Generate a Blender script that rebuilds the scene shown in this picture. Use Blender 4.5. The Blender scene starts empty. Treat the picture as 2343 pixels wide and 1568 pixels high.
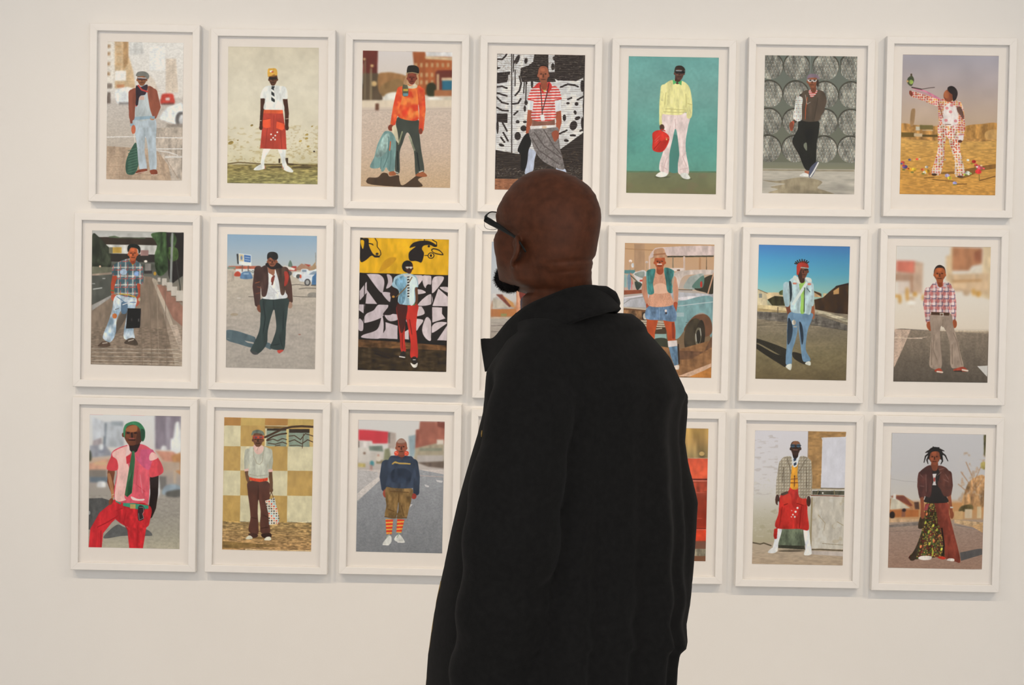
import bpy, math, random
import numpy as np
from mathutils import Matrix, Vector

random.seed(7)
RNG = np.random.default_rng(11)
scene = bpy.context.scene
COL = scene.collection

# ------------------------------------------------------------------ camera, world, lights, exposure
FX, CX, CY = 3475.0, 1171.5, 784.0            # focal length in pixels of the 2343 x 1568 frame
DW, DM = 4.344, 2.673                         # distance to the picture wall / to the man
ROLL, PITCH = math.radians(1.1), math.radians(2.2)      # held slightly askew and tipped down a little
CAM = np.array((0.0, -DW, 1.40 + DW * math.tan(PITCH)))
FWD = np.array((0.0, math.cos(PITCH), -math.sin(PITCH)))
_r, _u = np.array((1.0, 0, 0)), np.array((0, math.sin(PITCH), math.cos(PITCH)))
RIGHT = math.cos(ROLL) * _r + math.sin(ROLL) * _u
UP = math.cos(ROLL) * _u - math.sin(ROLL) * _r

def at(x, y, d):
    """point seen at pixel (x, y), d metres in front of the camera"""
    return CAM + d * (FWD + (x - CX) / FX * RIGHT - (y - CY) / FX * UP)

def on_wall(x, y, Y):
    """point of the plane y = Y parallel to the picture wall, seen at pixel (x, y)"""
    r = at(x, y, 1.0) - CAM
    return CAM + r * ((Y - CAM[1]) / r[1])

def to_px(P):
    q = np.asarray(P) - CAM
    d = q @ FWD
    return CX + FX * (q @ RIGHT) / d, CY - FX * (q @ UP) / d, d

cd = bpy.data.cameras.new('camera'); cam = bpy.data.objects.new('camera', cd); COL.objects.link(cam)
m = Matrix.Identity(4)
for i in range(3):
    m[i][0], m[i][1], m[i][2], m[i][3] = RIGHT[i], UP[i], -FWD[i], CAM[i]
cam.matrix_world = m
cd.sensor_width = 36.0; cd.lens = FX * 36.0 / 2343.0; cd.clip_start = 0.05; cd.clip_end = 60
scene.camera = cam

world = bpy.data.worlds.new('daylight'); scene.world = world; world.use_nodes = True
bg = world.node_tree.nodes['Background']
bg.inputs[0].default_value = (0.99, 0.965, 0.94, 1); bg.inputs[1].default_value = 1.30

def spot(name, loc, target, power, color, half_deg, blend, radius):
    l = bpy.data.lights.new(name, 'SPOT'); o = bpy.data.objects.new(name, l); COL.objects.link(o)
    o.location = loc
    o.rotation_euler = (Vector(target) - Vector(loc)).to_track_quat('-Z', 'Y').to_euler()
    l.energy = power; l.color = color; l.spot_size = math.radians(2 * half_deg); l.spot_blend = blend
    l.shadow_soft_size = radius
    return o

WARM = (1.0, 0.79, 0.56)
for sx in (-1, 1):
    spot('ceiling_spotlight', (3.0 * sx, -2.6, 3.8), (0.65 * sx, 0, 0.95), 98, WARM, 26, 0.95, 0.035)
    spot('ceiling_spotlight', (1.35 * sx, -2.6, 3.8), (0.45 * sx, 0, 1.0), 78, WARM, 27, 1.0, 0.035)

vs = scene.view_settings
vs.view_transform = 'Standard'; vs.look = 'None'; vs.exposure = 0.34; vs.gamma = 1.0; vs.use_curve_mapping = False
scene.display_settings.display_device = 'sRGB'

# ------------------------------------------------------------------ helpers
def tag(o, label=None, cat=None, group=None, kind=None):
    if label: o['label'] = label
    if cat: o['category'] = cat
    if group: o['group'] = group
    if kind: o['kind'] = kind
    return o

def mesh_obj(name, V, F, mat, parent=None, smooth=False):
    me = bpy.data.meshes.new(name)
    me.from_pydata([tuple(map(float, v)) for v in V], [], [tuple(map(int, f)) for f in F])
    me.update()
    if smooth: me.polygons.foreach_set('use_smooth', [True] * len(me.polygons))
    if mat: me.materials.append(mat)
    o = bpy.data.objects.new(name, me); COL.objects.link(o)
    if parent: o.parent = parent
    return o

def box(x0, x1, y0, y1, z0, z1):
    V = [(x0,y0,z0),(x1,y0,z0),(x1,y1,z0),(x0,y1,z0),(x0,y0,z1),(x1,y0,z1),(x1,y1,z1),(x0,y1,z1)]
    F = [(0,3,2,1),(4,5,6,7),(0,1,5,4),(1,2,6,5),(2,3,7,6),(3,0,4,7)]
    return V, F

def empty(name, loc, parent=None):
    o = bpy.data.objects.new(name, None); o.empty_display_size = 0.05; COL.objects.link(o)
    o.location = loc
    if parent: o.parent = parent
    return o

def lin(c):
    c = np.asarray(c, float)
    return np.where(c <= 0.04045, c / 12.92, ((c + 0.055) / 1.055) ** 2.4)

def hx(h):
    return np.array([int(h[i:i+2], 16) / 255.0 for i in (0, 2, 4)])

def material(name, rgb, rough=0.6, spec=0.3, noise=0.0, nscale=20.0, bump=0.0, bscale=200.0, metallic=0.0, sheen=0.0, detail=3.0):
    mt = bpy.data.materials.new(name); mt.use_nodes = True
    nt = mt.node_tree; b = nt.nodes['Principled BSDF']
    b.inputs['Base Color'].default_value = (*rgb, 1); b.inputs['Roughness'].default_value = rough
    b.inputs['Specular IOR Level'].default_value = spec; b.inputs['Metallic'].default_value = metallic
    if sheen:
        b.inputs['Sheen Weight'].default_value = sheen; b.inputs['Sheen Roughness'].default_value = 0.5
    tc = nt.nodes.new('ShaderNodeTexCoord')
    if noise:
        n = nt.nodes.new('ShaderNodeTexNoise'); n.inputs['Scale'].default_value = nscale; n.inputs['Detail'].default_value = detail
        r = nt.nodes.new('ShaderNodeMapRange'); r.inputs['From Min'].default_value = 0.3; r.inputs['From Max'].default_value = 0.7
        r.inputs['To Min'].default_value = 1 - noise; r.inputs['To Max'].default_value = 1 + noise
        mx = nt.nodes.new('ShaderNodeVectorMath'); mx.operation = 'SCALE'; mx.inputs[0].default_value = rgb
        nt.links.new(tc.outputs['Object'], n.inputs['Vector']); nt.links.new(n.outputs['Fac'], r.inputs['Value'])
        nt.links.new(r.outputs['Result'], mx.inputs['Scale']); nt.links.new(mx.outputs['Vector'], b.inputs['Base Color'])
    if bump:
        n2 = nt.nodes.new('ShaderNodeTexNoise'); n2.inputs['Scale'].default_value = bscale; n2.inputs['Detail'].default_value = 4
        bp = nt.nodes.new('ShaderNodeBump'); bp.inputs['Strength'].default_value = bump; bp.inputs['Distance'].default_value = 0.002
        nt.links.new(tc.outputs['Object'], n2.inputs['Vector']); nt.links.new(n2.outputs['Fac'], bp.inputs['Height'])
        nt.links.new(bp.outputs['Normal'], b.inputs['Normal'])
    return mt

M_WALL = material('painted_plaster', (0.80, 0.795, 0.785), 0.9, 0.15, 0.012, 2.5, 0.06, 260)
M_CEIL = material('ceiling_paint', (0.8, 0.8, 0.8), 0.9, 0.2, 0.01, 2.0)
M_FLOOR = material('polished_concrete', (0.62, 0.60, 0.57), 0.4, 0.4, 0.08, 3.0, 0.03, 90)
M_RAIL = material('white_frame_paint', (0.82, 0.81, 0.80), 0.45, 0.35, 0.01, 30, 0.03, 150)
M_MAT = material('white_mount_paper', (0.81, 0.785, 0.765), 0.9, 0.1, 0.008, 60, 0.02, 500)

def glass_material():
    mt = bpy.data.materials.new('picture_glass'); mt.use_nodes = True
    nt = mt.node_tree; nt.nodes.clear()
    out = nt.nodes.new('ShaderNodeOutputMaterial'); mix = nt.nodes.new('ShaderNodeMixShader')
    fr = nt.nodes.new('ShaderNodeFresnel'); fr.inputs['IOR'].default_value = 1.25
    tr = nt.nodes.new('ShaderNodeBsdfTransparent'); tr.inputs['Color'].default_value = (0.997, 0.998, 0.997, 1)
    gl = nt.nodes.new('ShaderNodeBsdfGlossy'); gl.inputs['Roughness'].default_value = 0.02
    ge = nt.nodes.new('ShaderNodeNewGeometry'); fb = nt.nodes.new('ShaderNodeMath'); fb.operation = 'SUBTRACT'; fb.use_clamp = True
    nt.links.new(fr.outputs[0], fb.inputs[0]); nt.links.new(ge.outputs['Backfacing'], fb.inputs[1])   # only the outer face reflects
    nt.links.new(fb.outputs[0], mix.inputs[0]); nt.links.new(tr.outputs[0], mix.inputs[1]); nt.links.new(gl.outputs[0], mix.inputs[2])
    nt.links.new(mix.outputs[0], out.inputs['Surface'])
    return mt
M_GLASS = glass_material()

# ------------------------------------------------------------------ the room
XW, YR, ZC = 4.2, -7.0, 4.4
def struct(name, V, F, mat, label=None):
    return tag(mesh_obj(name, V, F, mat), label, None, None, 'structure')
struct('wall_back', *box(-XW, XW, 0, 0.12, 0, ZC), M_WALL, 'white painted gallery wall behind the framed portraits')
struct('wall_left', *box(-XW - 0.12, -XW, YR, 0.12, 0, ZC), M_WALL)
struct('wall_right', *box(XW, XW + 0.12, YR, 0.12, 0, ZC), M_WALL)
struct('floor', *box(-XW - 0.12, XW + 0.12, YR, 0.12, -0.12, 0), M_FLOOR)
struct('ceiling', *box(-XW - 0.12, XW + 0.12, YR, 0.12, ZC, ZC + 0.12), M_CEIL)

# ------------------------------------------------------------------ the photographs: flat prints, drawn here as plain shapes
AW, AH = 480, 732

def vnoise(X, Y, seed):
    """smooth value noise in 0..1"""
    g = np.random.default_rng(seed).random((64, 64))
    xi, yi = np.floor(X).astype(int), np.floor(Y).astype(int)
    fx, fy = X - xi, Y - yi
    fx, fy = fx * fx * (3 - 2 * fx), fy * fy * (3 - 2 * fy)
    a, b = g[yi % 64, xi % 64], g[yi % 64, (xi + 1) % 64]
    c, d = g[(yi + 1) % 64, xi % 64], g[(yi + 1) % 64, (xi + 1) % 64]
    return (a * (1 - fx) + b * fx) * (1 - fy) + (c * (1 - fx) + d * fx) * fy

def nums(s):
    return np.array([float(t) for t in s.split()]) if isinstance(s, str) else np.asarray(s, float).ravel()

class Print:
    """one print; shapes are given in the units of its own drawing (quad = its four corners in them)"""
    count = 0
    def __init__(self, quad, base='808080'):
        Print.count += 1; self.seed = Print.count * 100
        q = np.array(quad, float).reshape(4, 2)
        u, v = np.meshgrid((np.arange(AW) + .5) / AW, (np.arange(AH) + .5) / AH)
        self.X = (1-u)*(1-v)*q[0,0] + u*(1-v)*q[1,0] + u*v*q[2,0] + (1-u)*v*q[3,0]
        self.Y = (1-u)*(1-v)*q[0,1] + u*(1-v)*q[1,1] + u*v*q[2,1] + (1-u)*v*q[3,1]
        self.q = q; self.k = AW / (q[1,0] - q[0,0])
        self.A = np.ones((AH, AW, 3)) * hx(base)
    def win(self, x0, y0, x1, y1):
        q = self.q; L, R = q[[0, 3], 0], q[[1, 2], 0]; T, B = q[[0, 1], 1], q[[2, 3], 1]
        w, h = R.min() - L.max(), B.min() - T.max()
        i0 = int(np.clip((x0 - L.max()) / w * AW - 12, 0, AW)); i1 = int(np.clip((x1 - L.min()) / w * AW + 12, 0, AW))
        j0 = int(np.clip((y0 - T.max()) / h * AH - 12, 0, AH)); j1 = int(np.clip((y1 - T.min()) / h * AH + 12, 0, AH))
        return slice(j0, max(j1, j0 + 1)), slice(i0, max(i1, i0 + 1))
    def put(self, w, mask, col, fold):
        X, Y = self.X[w], self.Y[w]
        c = col(X, Y) if callable(col) else np.ones(X.shape + (3,)) * hx(col)
        self.seed += 1
        if fold:
            f = 1 + fold * ((vnoise(X / 26 + 7, Y / 70 + 9, self.seed) - .5) * 1.5 + (vnoise(X / 9 + 5, Y / 17 + 3, self.seed + 50) - .5) * .7)
            c = np.clip(c * f[..., None], 0, 1)
        self.A[w] = np.where(mask[..., None], c, self.A[w])
    def p(self, col, s, fold=.13, smooth=False):
        P = nums(s).reshape(-1, 2)
        if smooth:
            n = len(P); t = np.linspace(0, 1, 6, endpoint=False)[:, None]; out = []
            for i in range(n):
                a, b, c, d = P[i-1], P[i], P[(i+1) % n], P[(i+2) % n]
                out.append(.5*((2*b)+(c-a)*t+(2*a-5*b+4*c-d)*t**2+(3*b-a-3*c+d)*t**3))
            P = np.concatenate(out)
        w = self.win(P[:,0].min(), P[:,1].min(), P[:,0].max(), P[:,1].max())
        X, Y = self.X[w], self.Y[w]; ins = np.zeros(X.shape, bool)
        for i in range(len(P)):
            (xa, ya), (xb, yb) = P[i-1], P[i]
            if ya == yb: continue
            ins ^= ((Y < ya) != (Y < yb)) & (X < xa + (Y - ya) * ((xb - xa) / (yb - ya)))
        self.put(w, ins, col, fold); return self
    def s(self, col, s, fold=.13): return self.p(col, s, fold, True)
    def r(self, col, x0, y0, x1, y1, fold=.06): return self.p(col, (x0,y0,x1,y0,x1,y1,x0,y1), fold)
    def e(self, col, cx, cy, rx, ry, rot=0, fold=.12):
        R = max(rx, ry); w = self.win(cx-R, cy-R, cx+R, cy+R); X, Y = self.X[w]-cx, self.Y[w]-cy
        c, s = math.cos(math.radians(rot)), math.sin(math.radians(rot))
        self.put(w, ((X*c+Y*s)/rx)**2 + ((Y*c-X*s)/ry)**2 < 1, col, fold); return self
    def limb(self, col, s, fold=.13):
        """tapered stroke: triples x y width"""
        P = nums(s).reshape(-1, 3); R = P[:,2].max()
        w = self.win(P[:,0].min()-R, P[:,1].min()-R, P[:,0].max()+R, P[:,1].max()+R)
        X, Y = self.X[w], self.Y[w]; ins = np.zeros(X.shape, bool)
        for a, b in zip(P[:-1], P[1:]):
            dx, dy = b[0]-a[0], b[1]-a[1]; L = dx*dx+dy*dy or 1
            t = np.clip(((X-a[0])*dx+(Y-a[1])*dy)/L, 0, 1)
            ins |= (X-a[0]-t*dx)**2+(Y-a[1]-t*dy)**2 < (.5*(a[2]+(b[2]-a[2])*t))**2
        self.put(w, ins, col, fold); return self
    def l(self, col, wd, s, fold=0):
        P = nums(s).reshape(-1, 2)
        return self.limb(col, np.c_[P, np.full(len(P), wd)], fold)
    def g(self, *stops):
        """vertical gradient: y, colour, y, colour ..."""
        ys = np.array(stops[0::2], float); cs = np.array([hx(c) for c in stops[1::2]])
        a, b = ys[0], ys[-1]; m_ = (self.Y >= a) & (self.Y <= b)
        c = np.stack([np.interp(self.Y, ys, cs[:,i]) for i in range(3)], -1)
        self.A = np.where(m_[..., None], c, self.A); return self
    def n(self, amp, sx, sy=None, x0=-9e9, y0=-9e9, x1=9e9, y1=9e9, tint=None):
        """mottling"""
        self.seed += 1; sy = sy or sx
        f = vnoise(self.X / sx + 20, self.Y / sy + 20, self.seed) - .5
        f = f + .5 * (vnoise(self.X / sx * 2.3 + 20, self.Y / sy * 2.3 + 20, self.seed + 1) - .5)
        m_ = (self.X > x0) & (self.X < x1) & (self.Y > y0) & (self.Y < y1)
        if tint is None: self.A = np.clip(self.A * (1 + np.where(m_, f * amp * 2, 0))[..., None], 0, 1)
        else:
            a = np.where(m_, np.clip((f - .22) * 8, 0, 1) * amp, 0)[..., None]
            self.A = self.A * (1 - a) + hx(tint) * a
        return self
    def blur(self, r):
        k = max(1, int(r * self.k))
        for _ in range(2):
            for ax in (0, 1):
                pad = [(0, 0)] * 3; pad[ax] = (k + 1, k)
                c = np.cumsum(np.pad(self.A, pad, mode='edge'), axis=ax)
                n = self.A.shape[ax]
                hi = np.take(c, np.arange(2*k+1, 2*k+1+n), axis=ax); lo = np.take(c, np.arange(0, n), axis=ax)
                self.A = (hi - lo) / (2*k+1)
        return self
    def face(self, col, cx, cy, rx, ry, dark=.62, shades=None, hair=None):
        """a head of a few plain tones: no likeness"""
        c = hx(col); d = '%02x%02x%02x' % tuple(int(v*255*dark) for v in c)
        li = '%02x%02x%02x' % tuple(int(min(1, v*1.18)*255) for v in c)
        if hair: self.e(hair, cx, cy - ry*.16, rx*1.08, ry*.98)
        self.e(col, cx - rx*.98, cy + ry*.08, rx*.18, ry*.2).e(col, cx + rx*.98, cy + ry*.08, rx*.18, ry*.2)
        self.s(col, (cx-rx,cy-ry*.3, cx-rx*.7,cy-ry*.85, cx,cy-ry, cx+rx*.7,cy-ry*.85, cx+rx,cy-ry*.3, cx+rx*.85,cy+ry*.35, cx+rx*.42,cy+ry*.9, cx,cy+ry, cx-rx*.42,cy+ry*.9, cx-rx*.85,cy+ry*.35))
        self.s(li, (cx-rx*.45,cy-ry*.7, cx+rx*.2,cy-ry*.75, cx+rx*.3,cy-ry*.42, cx-rx*.4,cy-ry*.4), .05)
        for s in (-1, 1): self.e(d, cx + s*rx*.42, cy - ry*.1, rx*.2, ry*.09)
        self.l(d, rx*.22, (cx, cy - ry*.05, cx, cy + ry*.25)); self.l(d, rx*.14, (cx - rx*.35, cy + ry*.52, cx + rx*.35, cy + ry*.52))
        self.s(li, (cx-rx*.75,cy+ry*.08, cx-rx*.35,cy+ry*.05, cx-rx*.3,cy+ry*.3, cx-rx*.6,cy+ry*.35), .05)
        if shades:
            for s in (-1, 1): self.e(shades, cx + s*rx*.46, cy - ry*.1, rx*.42, ry*.2)
            self.l(shades, ry*.1, (cx - rx, cy - ry*.2, cx + rx, cy - ry*.2))
        return self
    def pixels(self):
        a = self.A.copy()
        # print grain and a very slight lens softness
        a = (a + np.roll(a, 1, 0) + np.roll(a, 1, 1) + np.roll(np.roll(a, 1, 0), 1, 1)) / 4
        g = np.random.default_rng(self.seed).normal(0, .012, (AH, AW, 1))
        a = np.clip(a + g, 0, 1)
        return a.reshape(AH // 2, 2, AW // 2, 2, 3).mean((1, 3))

def mixc(a, b, t): return a * (1 - t[..., None]) + b * t[..., None]
def hstripe(c1, c2, per, duty=.5, sl=0, off=0):
    a, b = hx(c1), hx(c2)
    return lambda X, Y: np.where((((Y + sl*X + off) / per) % 1 < duty)[..., None], a, b)
def plaid(c0, c1, c2, c3, px, py, ph=0):
    a, b, c, d = map(hx, (c0, c1, c2, c3))
    def f(X, Y):
        o = np.ones(X.shape + (3,)) * a
        u, v = (X / px + ph) % 1, (Y / py + ph) % 1
        o = np.where((u < .42)[..., None], .5*o + .5*b, o); o = np.where((v < .42)[..., None], .5*o + .5*b, o)
        o = np.where(((u > .55) & (u < .72))[..., None], .35*o + .65*c, o); o = np.where(((v > .55) & (v < .72))[..., None], .35*o + .65*c, o)
        return np.where((((u > .86) & (v > .3)) | ((v > .86) & (u > .2)))[..., None], .3*o + .7*d, o)
    return f
def dots(base, cols, px, py, rad, seed=3):
    b = hx(base); C = np.array([hx(c) for c in cols])
    def f(X, Y):
        r = np.random.default_rng(seed); t = r.integers(0, len(C), (64, 64)); jx, jy = r.random((64, 64)), r.random((64, 64))
        i, j = np.floor(X/px).astype(int) % 64, np.floor(Y/py).astype(int) % 64
        u, v = (X/px) % 1 - .3 - .4*jx[j, i], (Y/py) % 1 - .3 - .4*jy[j, i]
        return np.where((u*u + v*v < rad*rad)[..., None], C[t[j, i]], b)
    return f
def checks(base, cols, px, py, fill=.55):
    b = hx(base); C = np.array([hx(c) for c in cols])
    def f(X, Y):
        i, j = np.floor(X/px).astype(int), np.floor(Y/py).astype(int)
        ins = ((X/px) % 1 < fill) & ((Y/py) % 1 < fill)
        return np.where(ins[..., None], C[(i*2 + j*3) % len(C)], b)
    return f
def mottle(c1, c2, sx, sy, seed=5, hard=1.0):
    a, b = hx(c1), hx(c2)
    return lambda X, Y: mixc(a, b, np.clip((vnoise(X/sx+30, Y/sy+30, seed) * .65 + vnoise(X/sx*2.2+30, Y/sy*2.2+30, seed+1) * .35 - .5) * 2.2 * hard + .5, 0, 1))

def art_11():
    c = Print((222,186, 829,207, 829,1305, 228,1285), 'e6dcd2')
    c.g(180,'e9e0d6', 640,'e2d6ca', 650,'cbbeb3', 1300,'bba996')
    c.r('e6d9ca',222,186,280,560).p('d7b68e','278 188 388 192 390 300 430 430 450 560 285 560').p('bd9468','345 190 388 192 388 360 350 420')
    for y in (210,270,350,430): c.r('b99878',222,y,245,y+28).r('c79f74',292,y+10,335,y+26)
    c.r('efe8e0',285,420,372,500).p('d8c4b0','690 330 770 330 790 600 690 600').p('dccab8','520 420 600 500 640 600 540 600').p('d9d2ca','500 195 512 290 400 290 400 200')
    c.r('f0eae4',560,230,680,420).r('8a7b70',222,520,262,560).r('7a6a60',225,590,252,680).r('c98a62',300,530,360,556)
    c.s('eceae8','300 570 415 560 420 680 320 685 292 640').r('8d8580',318,672,405,690).s('c4473a','655 640 670 610 742 610 757 640 757 690 655 690').r('e4cfc6',690,640,725,662).r('6a4a44',660,684,757,696)
    c.s('efedeb','645 800 700 725 760 700 829 695 835 860 770 850 690 825').e('6d6764',812,815,42,62).e('cfcac6',825,818,26,42).r('9a8c80',700,850,829,878)
    c.blur(6)
    c.r('b9a898',610,880,829,1300,.2).p('bb9f86','228 1020 620 1050 720 1180 745 1310 228 1300').l('e6dcd4',7,'228 948 460 948 640 958 829 962').l('e6ddd4',8,'600 1048 829 1050').l('ddd2c8',9,'620 1060 720 1075 790 1100').r('dbd0c6',690,1105,829,1122)
    for s in ('228 1110 620 1100','228 1185 640 1190','230 1250 700 1255','290 1020 240 1150','640 1100 700 1290','700 1130 800 1290','350 1040 330 1290'): c.l('a68a72',3,s)
    c.n(.05,12,8)
    c.limb('8f4f3c','425 600 62 420 720 46 428 835 34').limb('8f4f3c','590 600 70 630 715 44 605 790 34')
    c.s('b9c0c4','440 805 605 800 618 1000 625 1205 575 1215 550 1010 532 950 530 1070 548 1205 492 1212 466 1010 446 900').l('9ca5aa',4,'524 880 528 1000')
    c.s('bcbfbd','455 560 550 555 582 790 440 800').p('93a7b2','440 790 582 783 580 806 440 816').r('d8b0a0',478,625,520,655)
    c.s('8f4f3c','405 590 452 562 456 640 448 720 442 810 404 800 400 700').s('96543f','545 552 600 570 628 660 645 720 628 775 600 800 578 760 560 690')
    c.s('3b2e35','455 540 490 552 545 535 530 610 490 622 465 660 452 600').l('c9453d',12,'472 540 500 575 545 590').l('c9453d',14,'470 640 458 700').limb('33282e','470 590 26 462 690 20')
    c.face('8b5638',500,492,38,50,shades='4a3a3c').l('e8e2da',6,'466 478 536 482').s('77746c','453 452 470 432 512 428 545 442 558 468 545 490 515 466 460 468')
    c.r('93a7b2',412,842,442,862).e('c4694a',438,890,17,36).e('c98a62',588,806,18,12).r('93a7b2',578,786,606,808)
    c.l('e6d8c8',6,'444 925 452 1000').s('3d5b4b','456 995 470 1050 478 1140 480 1180 450 1246 395 1246 380 1200 386 1130 415 1060')
    for y in range(1040,1230,22): c.l('55735f' if y%44 else '2e473b',6,(400,y+20,470,y))
    c.s('8a4530','460 1240 482 1214 545 1206 548 1224 490 1244').s('8a4530','573 1220 622 1214 632 1248 592 1256').l('e8dccc',4,'462 1243 548 1226').l('e8dccc',4,'585 1255 632 1252')
    return c

def art_12():
    c = Print((175,228, 900,247, 897,1333, 181,1317), 'dccdb2')
    c.g(225,'d8c9b0', 560,'e0d3bc', 980,'ddd0b6', 1160,'d5c8a6', 1175,'93814f', 1335,'a09661')
    c.n(.03,160,140).n(.02,40,40)
    c.n(.3,60,22,175,860,900,1165,'b39a5e').n(.4,26,12,180,960,900,1160,'a98f55').n(.3,16,10,560,860,900,1100,'9c7f45')
    for x,y,a in ((370,857,12),(808,935,13),(806,966,14),(758,986,13),(820,1030,12),(850,870,8),(205,995,22),(260,975,7)): c.e('ad9150',x,y,a,a*.6,-20,.4)
    c.l('6d5a3a',9,'183 1163 270 1152 380 1160 470 1168 560 1172 650 1165 720 1172 800 1180 897 1184').l('57462e',12,'640 1125 660 1168 700 1172').r('4a3a28',585,1125,600,1160).r('4a3a28',645,1120,662,1166).e('3a3028',868,1070,8,6)
    c.n(.25,30,8,170,1172,900,1340)
    for s in ('200 1300 300 1290 420 1305','420 1240 540 1262 650 1255','500 1305 600 1290 760 1300','690 1230 780 1210 890 1210','780 1275 890 1280','300 1210 420 1220'): c.l('6f6740',3,s)
    c.e('5a4d33',585,1192,90,9).e('5a4d33',770,1195,80,9)
    c.limb('4a2c20','455 640 34 452 740 30 443 880 24').limb('4a2c20','632 640 36 648 760 32 648 885 26')
    c.s('e9e6de','470 1040 520 1040 478 1120 470 1180 445 1180 450 1110').s('e9e6de','580 1040 640 1045 640 1130 655 1190 620 1190 605 1120')
    c.s('e8e4dc','470 552 520 540 590 545 640 560 652 645 612 655 622 740 470 735 474 650 436 640 445 590').l('cfc8bd',4,'474 650 470 735').l('cfc8bd',4,'612 650 620 735')
    c.p('e06038','464 733 615 737 618 766 460 764').p('b84434','460 762 618 766 640 900 648 1052 438 1042 450 900').l('963528',5,'500 800 480 1040').l('963528',5,'600 900 610 1045').l('a53c2e',8,'545 780 540 1040')
    c.p('ea5a36','456 815 518 803 520 872 488 882 460 872',.1).p('ea5a36','568 826 630 845 628 885 612 900 562 880',.1).l('a53626',4,'456 815 518 803').l('a53626',4,'568 826 630 845')
    for x,y in ((524,930),(557,940),(541,958),(525,973),(556,972),(574,914)): c.e('e8ded2',x,y,7,7)
    c.p(hstripe('2e3030','e6e2da',46,.58,-.7,10),'522 560 542 560 552 668 538 688 524 668').p('2e3030','524 546 550 546 545 562 527 562')
    c.face('5b3826',536,490,34,52,shades='2c2420').s('e2ab4c','494 412 520 404 556 406 568 430 566 462 540 455 496 470').e('e9dfce',520,428,12,8).e('c8503a',530,433,9,5).l('c28a34',5,'496 468 566 460').e('4a2c20',443,875,14,20).e('4a2c20',650,880,15,20)
    c.l('c9b7a0',5,'430 818 446 820').l('c9b7a0',5,'640 808 660 806')
    c.s('e9e6de','388 1208 440 1170 476 1180 474 1205 420 1217').s('e9e6de','612 1188 655 1180 702 1222 690 1236 640 1222').l('b06a50',6,'478 1182 480 1205').l('b06a50',6,'612 1182 625 1205')
    return c

def art_13():
    c = Print((175,196, 908,213, 891,1320, 167,1305), 'cbb6a4')
    c.g(190,'dccfc8', 560,'d8c6b4', 620,'d9c7b2', 690,'cdb7a6', 1000,'cbb19c', 1330,'c4a380')
    c.p('6b3128','175 196 298 199 292 430 175 430').p('5d4c3a','175 380 300 380 340 600 172 600').s('a2754a','300 400 360 375 440 380 540 420 540 560 330 560').s('8a6a44','330 480 480 430 520 560 340 570')
    c.p('a75a32','582 208 905 215 905 560 620 560').p('d6b78f','680 245 905 258 905 280 690 268').p('e2dad4','685 210 908 213 908 252 690 245').r('6a3028',780,360,905,420)
    for x in range(600,900,44):
        for y in (300,380,440): c.r('c59a6c',x,y,x+20,y+34)
    c.p('6a3428','770 370 905 380 905 540 770 540').r('c4a07a',780,390,800,540).r('31697e',824,440,905,520).r('d8b995',820,420,905,444).s('33321f','700 480 750 460 775 500 760 570 700 560')
    c.r('a86a44',760,520,905,570).s('dfd6c8','345 580 380 545 470 540 480 620 345 620').s('e6ddd0','690 610 720 575 800 580 840 610 835 645 700 645').r('c9bca8',840,575,905,645).r('6a4a38',350,612,480,624).r('6a5642',700,640,900,648)
    c.e('d9b27a',268,466,22,22).e('d9b27a',250,320,14,12).e('c9a87a',188,265,12,10).r('8f7a5c',235,340,250,600).r('8f7a5c',190,280,198,590)
    c.r('ddc9b0',172,600,905,660).r('6a4634',280,628,308,686).blur(7)
    c.n(.06,10,6,167,690,905,1330).l('b59f90',3,'172 685 905 672')
    c.s('4a3728','225 1236 300 1232 340 1196 380 1200 400 1225 470 1215 480 1260 510 1296 640 1205 700 1215 630 1250 645 1312 250 1290',.15)
    c.limb('e04a2c','485 520 60 452 650 54 424 790 42').limb('e04a2c','650 530 64 664 680 52 654 840 40')
    c.s('44473e','462 742 628 762 640 880 655 1010 680 1170 650 1200 610 1210 600 1060 580 930 540 865 505 950 480 1030 480 1190 445 1180 445 1000 455 880')
    c.l('8a8a70',14,'560 900 600 1010',.3).l('8a8a6a',12,'500 860 470 960',.3).l('262a28',10,'620 1030 640 1170').l('262a28',10,'462 1020 465 1170')
    c.s(mottle('d94226','ef8440',40,55,21,1.2),'470 500 530 478 610 480 660 505 672 600 630 640 624 765 470 740 470 640 455 560',.1)
    c.limb(mottle('d4452a','ea6e38',34,40,22),'484 520 58 452 650 54 424 790 42',.1).limb(mottle('d4452a','ea6e38',34,40,23),'652 530 60 664 680 52 654 840 38',.1)
    c.s('d8c4a4','530 470 560 485 615 470 618 500 575 508 535 500').s('5c5a44','505 478 540 480 548 560 505 568 500 520').r('c4a240',506,510,546,528).r('6c8f96',506,545,546,568)
    c.s('b58a62','538 380 555 390 550 470 510 470 520 420').s('b58a62','612 390 628 385 634 470 610 470')
    c.face('7d3d2c',577,422,38,52).s('29251f','542 330 570 318 610 322 634 345 628 390 580 380 538 384').l('b99a70',6,'530 382 580 376 632 388')
    c.e('803c2a',408,826,24,26).e('803c2a',650,856,16,24).s('d8c8a8','420 815 450 812 470 920 465 950 430 890 418 850')
    c.s('77948f','375 852 420 870 450 940 445 1080 435 1185 392 1180 370 1150 350 1180 330 1175 325 1080 320 1150 240 1148 275 1060 300 960 345 870').s('93a8a0','345 900 395 880 380 1000 330 1062 285 1052',.3).l('56716e',6,'390 900 385 1060 350 1150').l('56716e',5,'330 1070 325 1160').l('c5613c',9,'405 940 398 1010').l('5a7672',6,'410 1010 400 1170')
    c.s('a65f3c','395 1190 440 1182 450 1210 420 1218 396 1215').s('a65f3c','608 1215 660 1185 702 1215 690 1228 640 1226').l('d8cfc0',8,'640 1190 668 1180').l('d8cfc0',6,'440 1185 470 1198')
    return c

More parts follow.
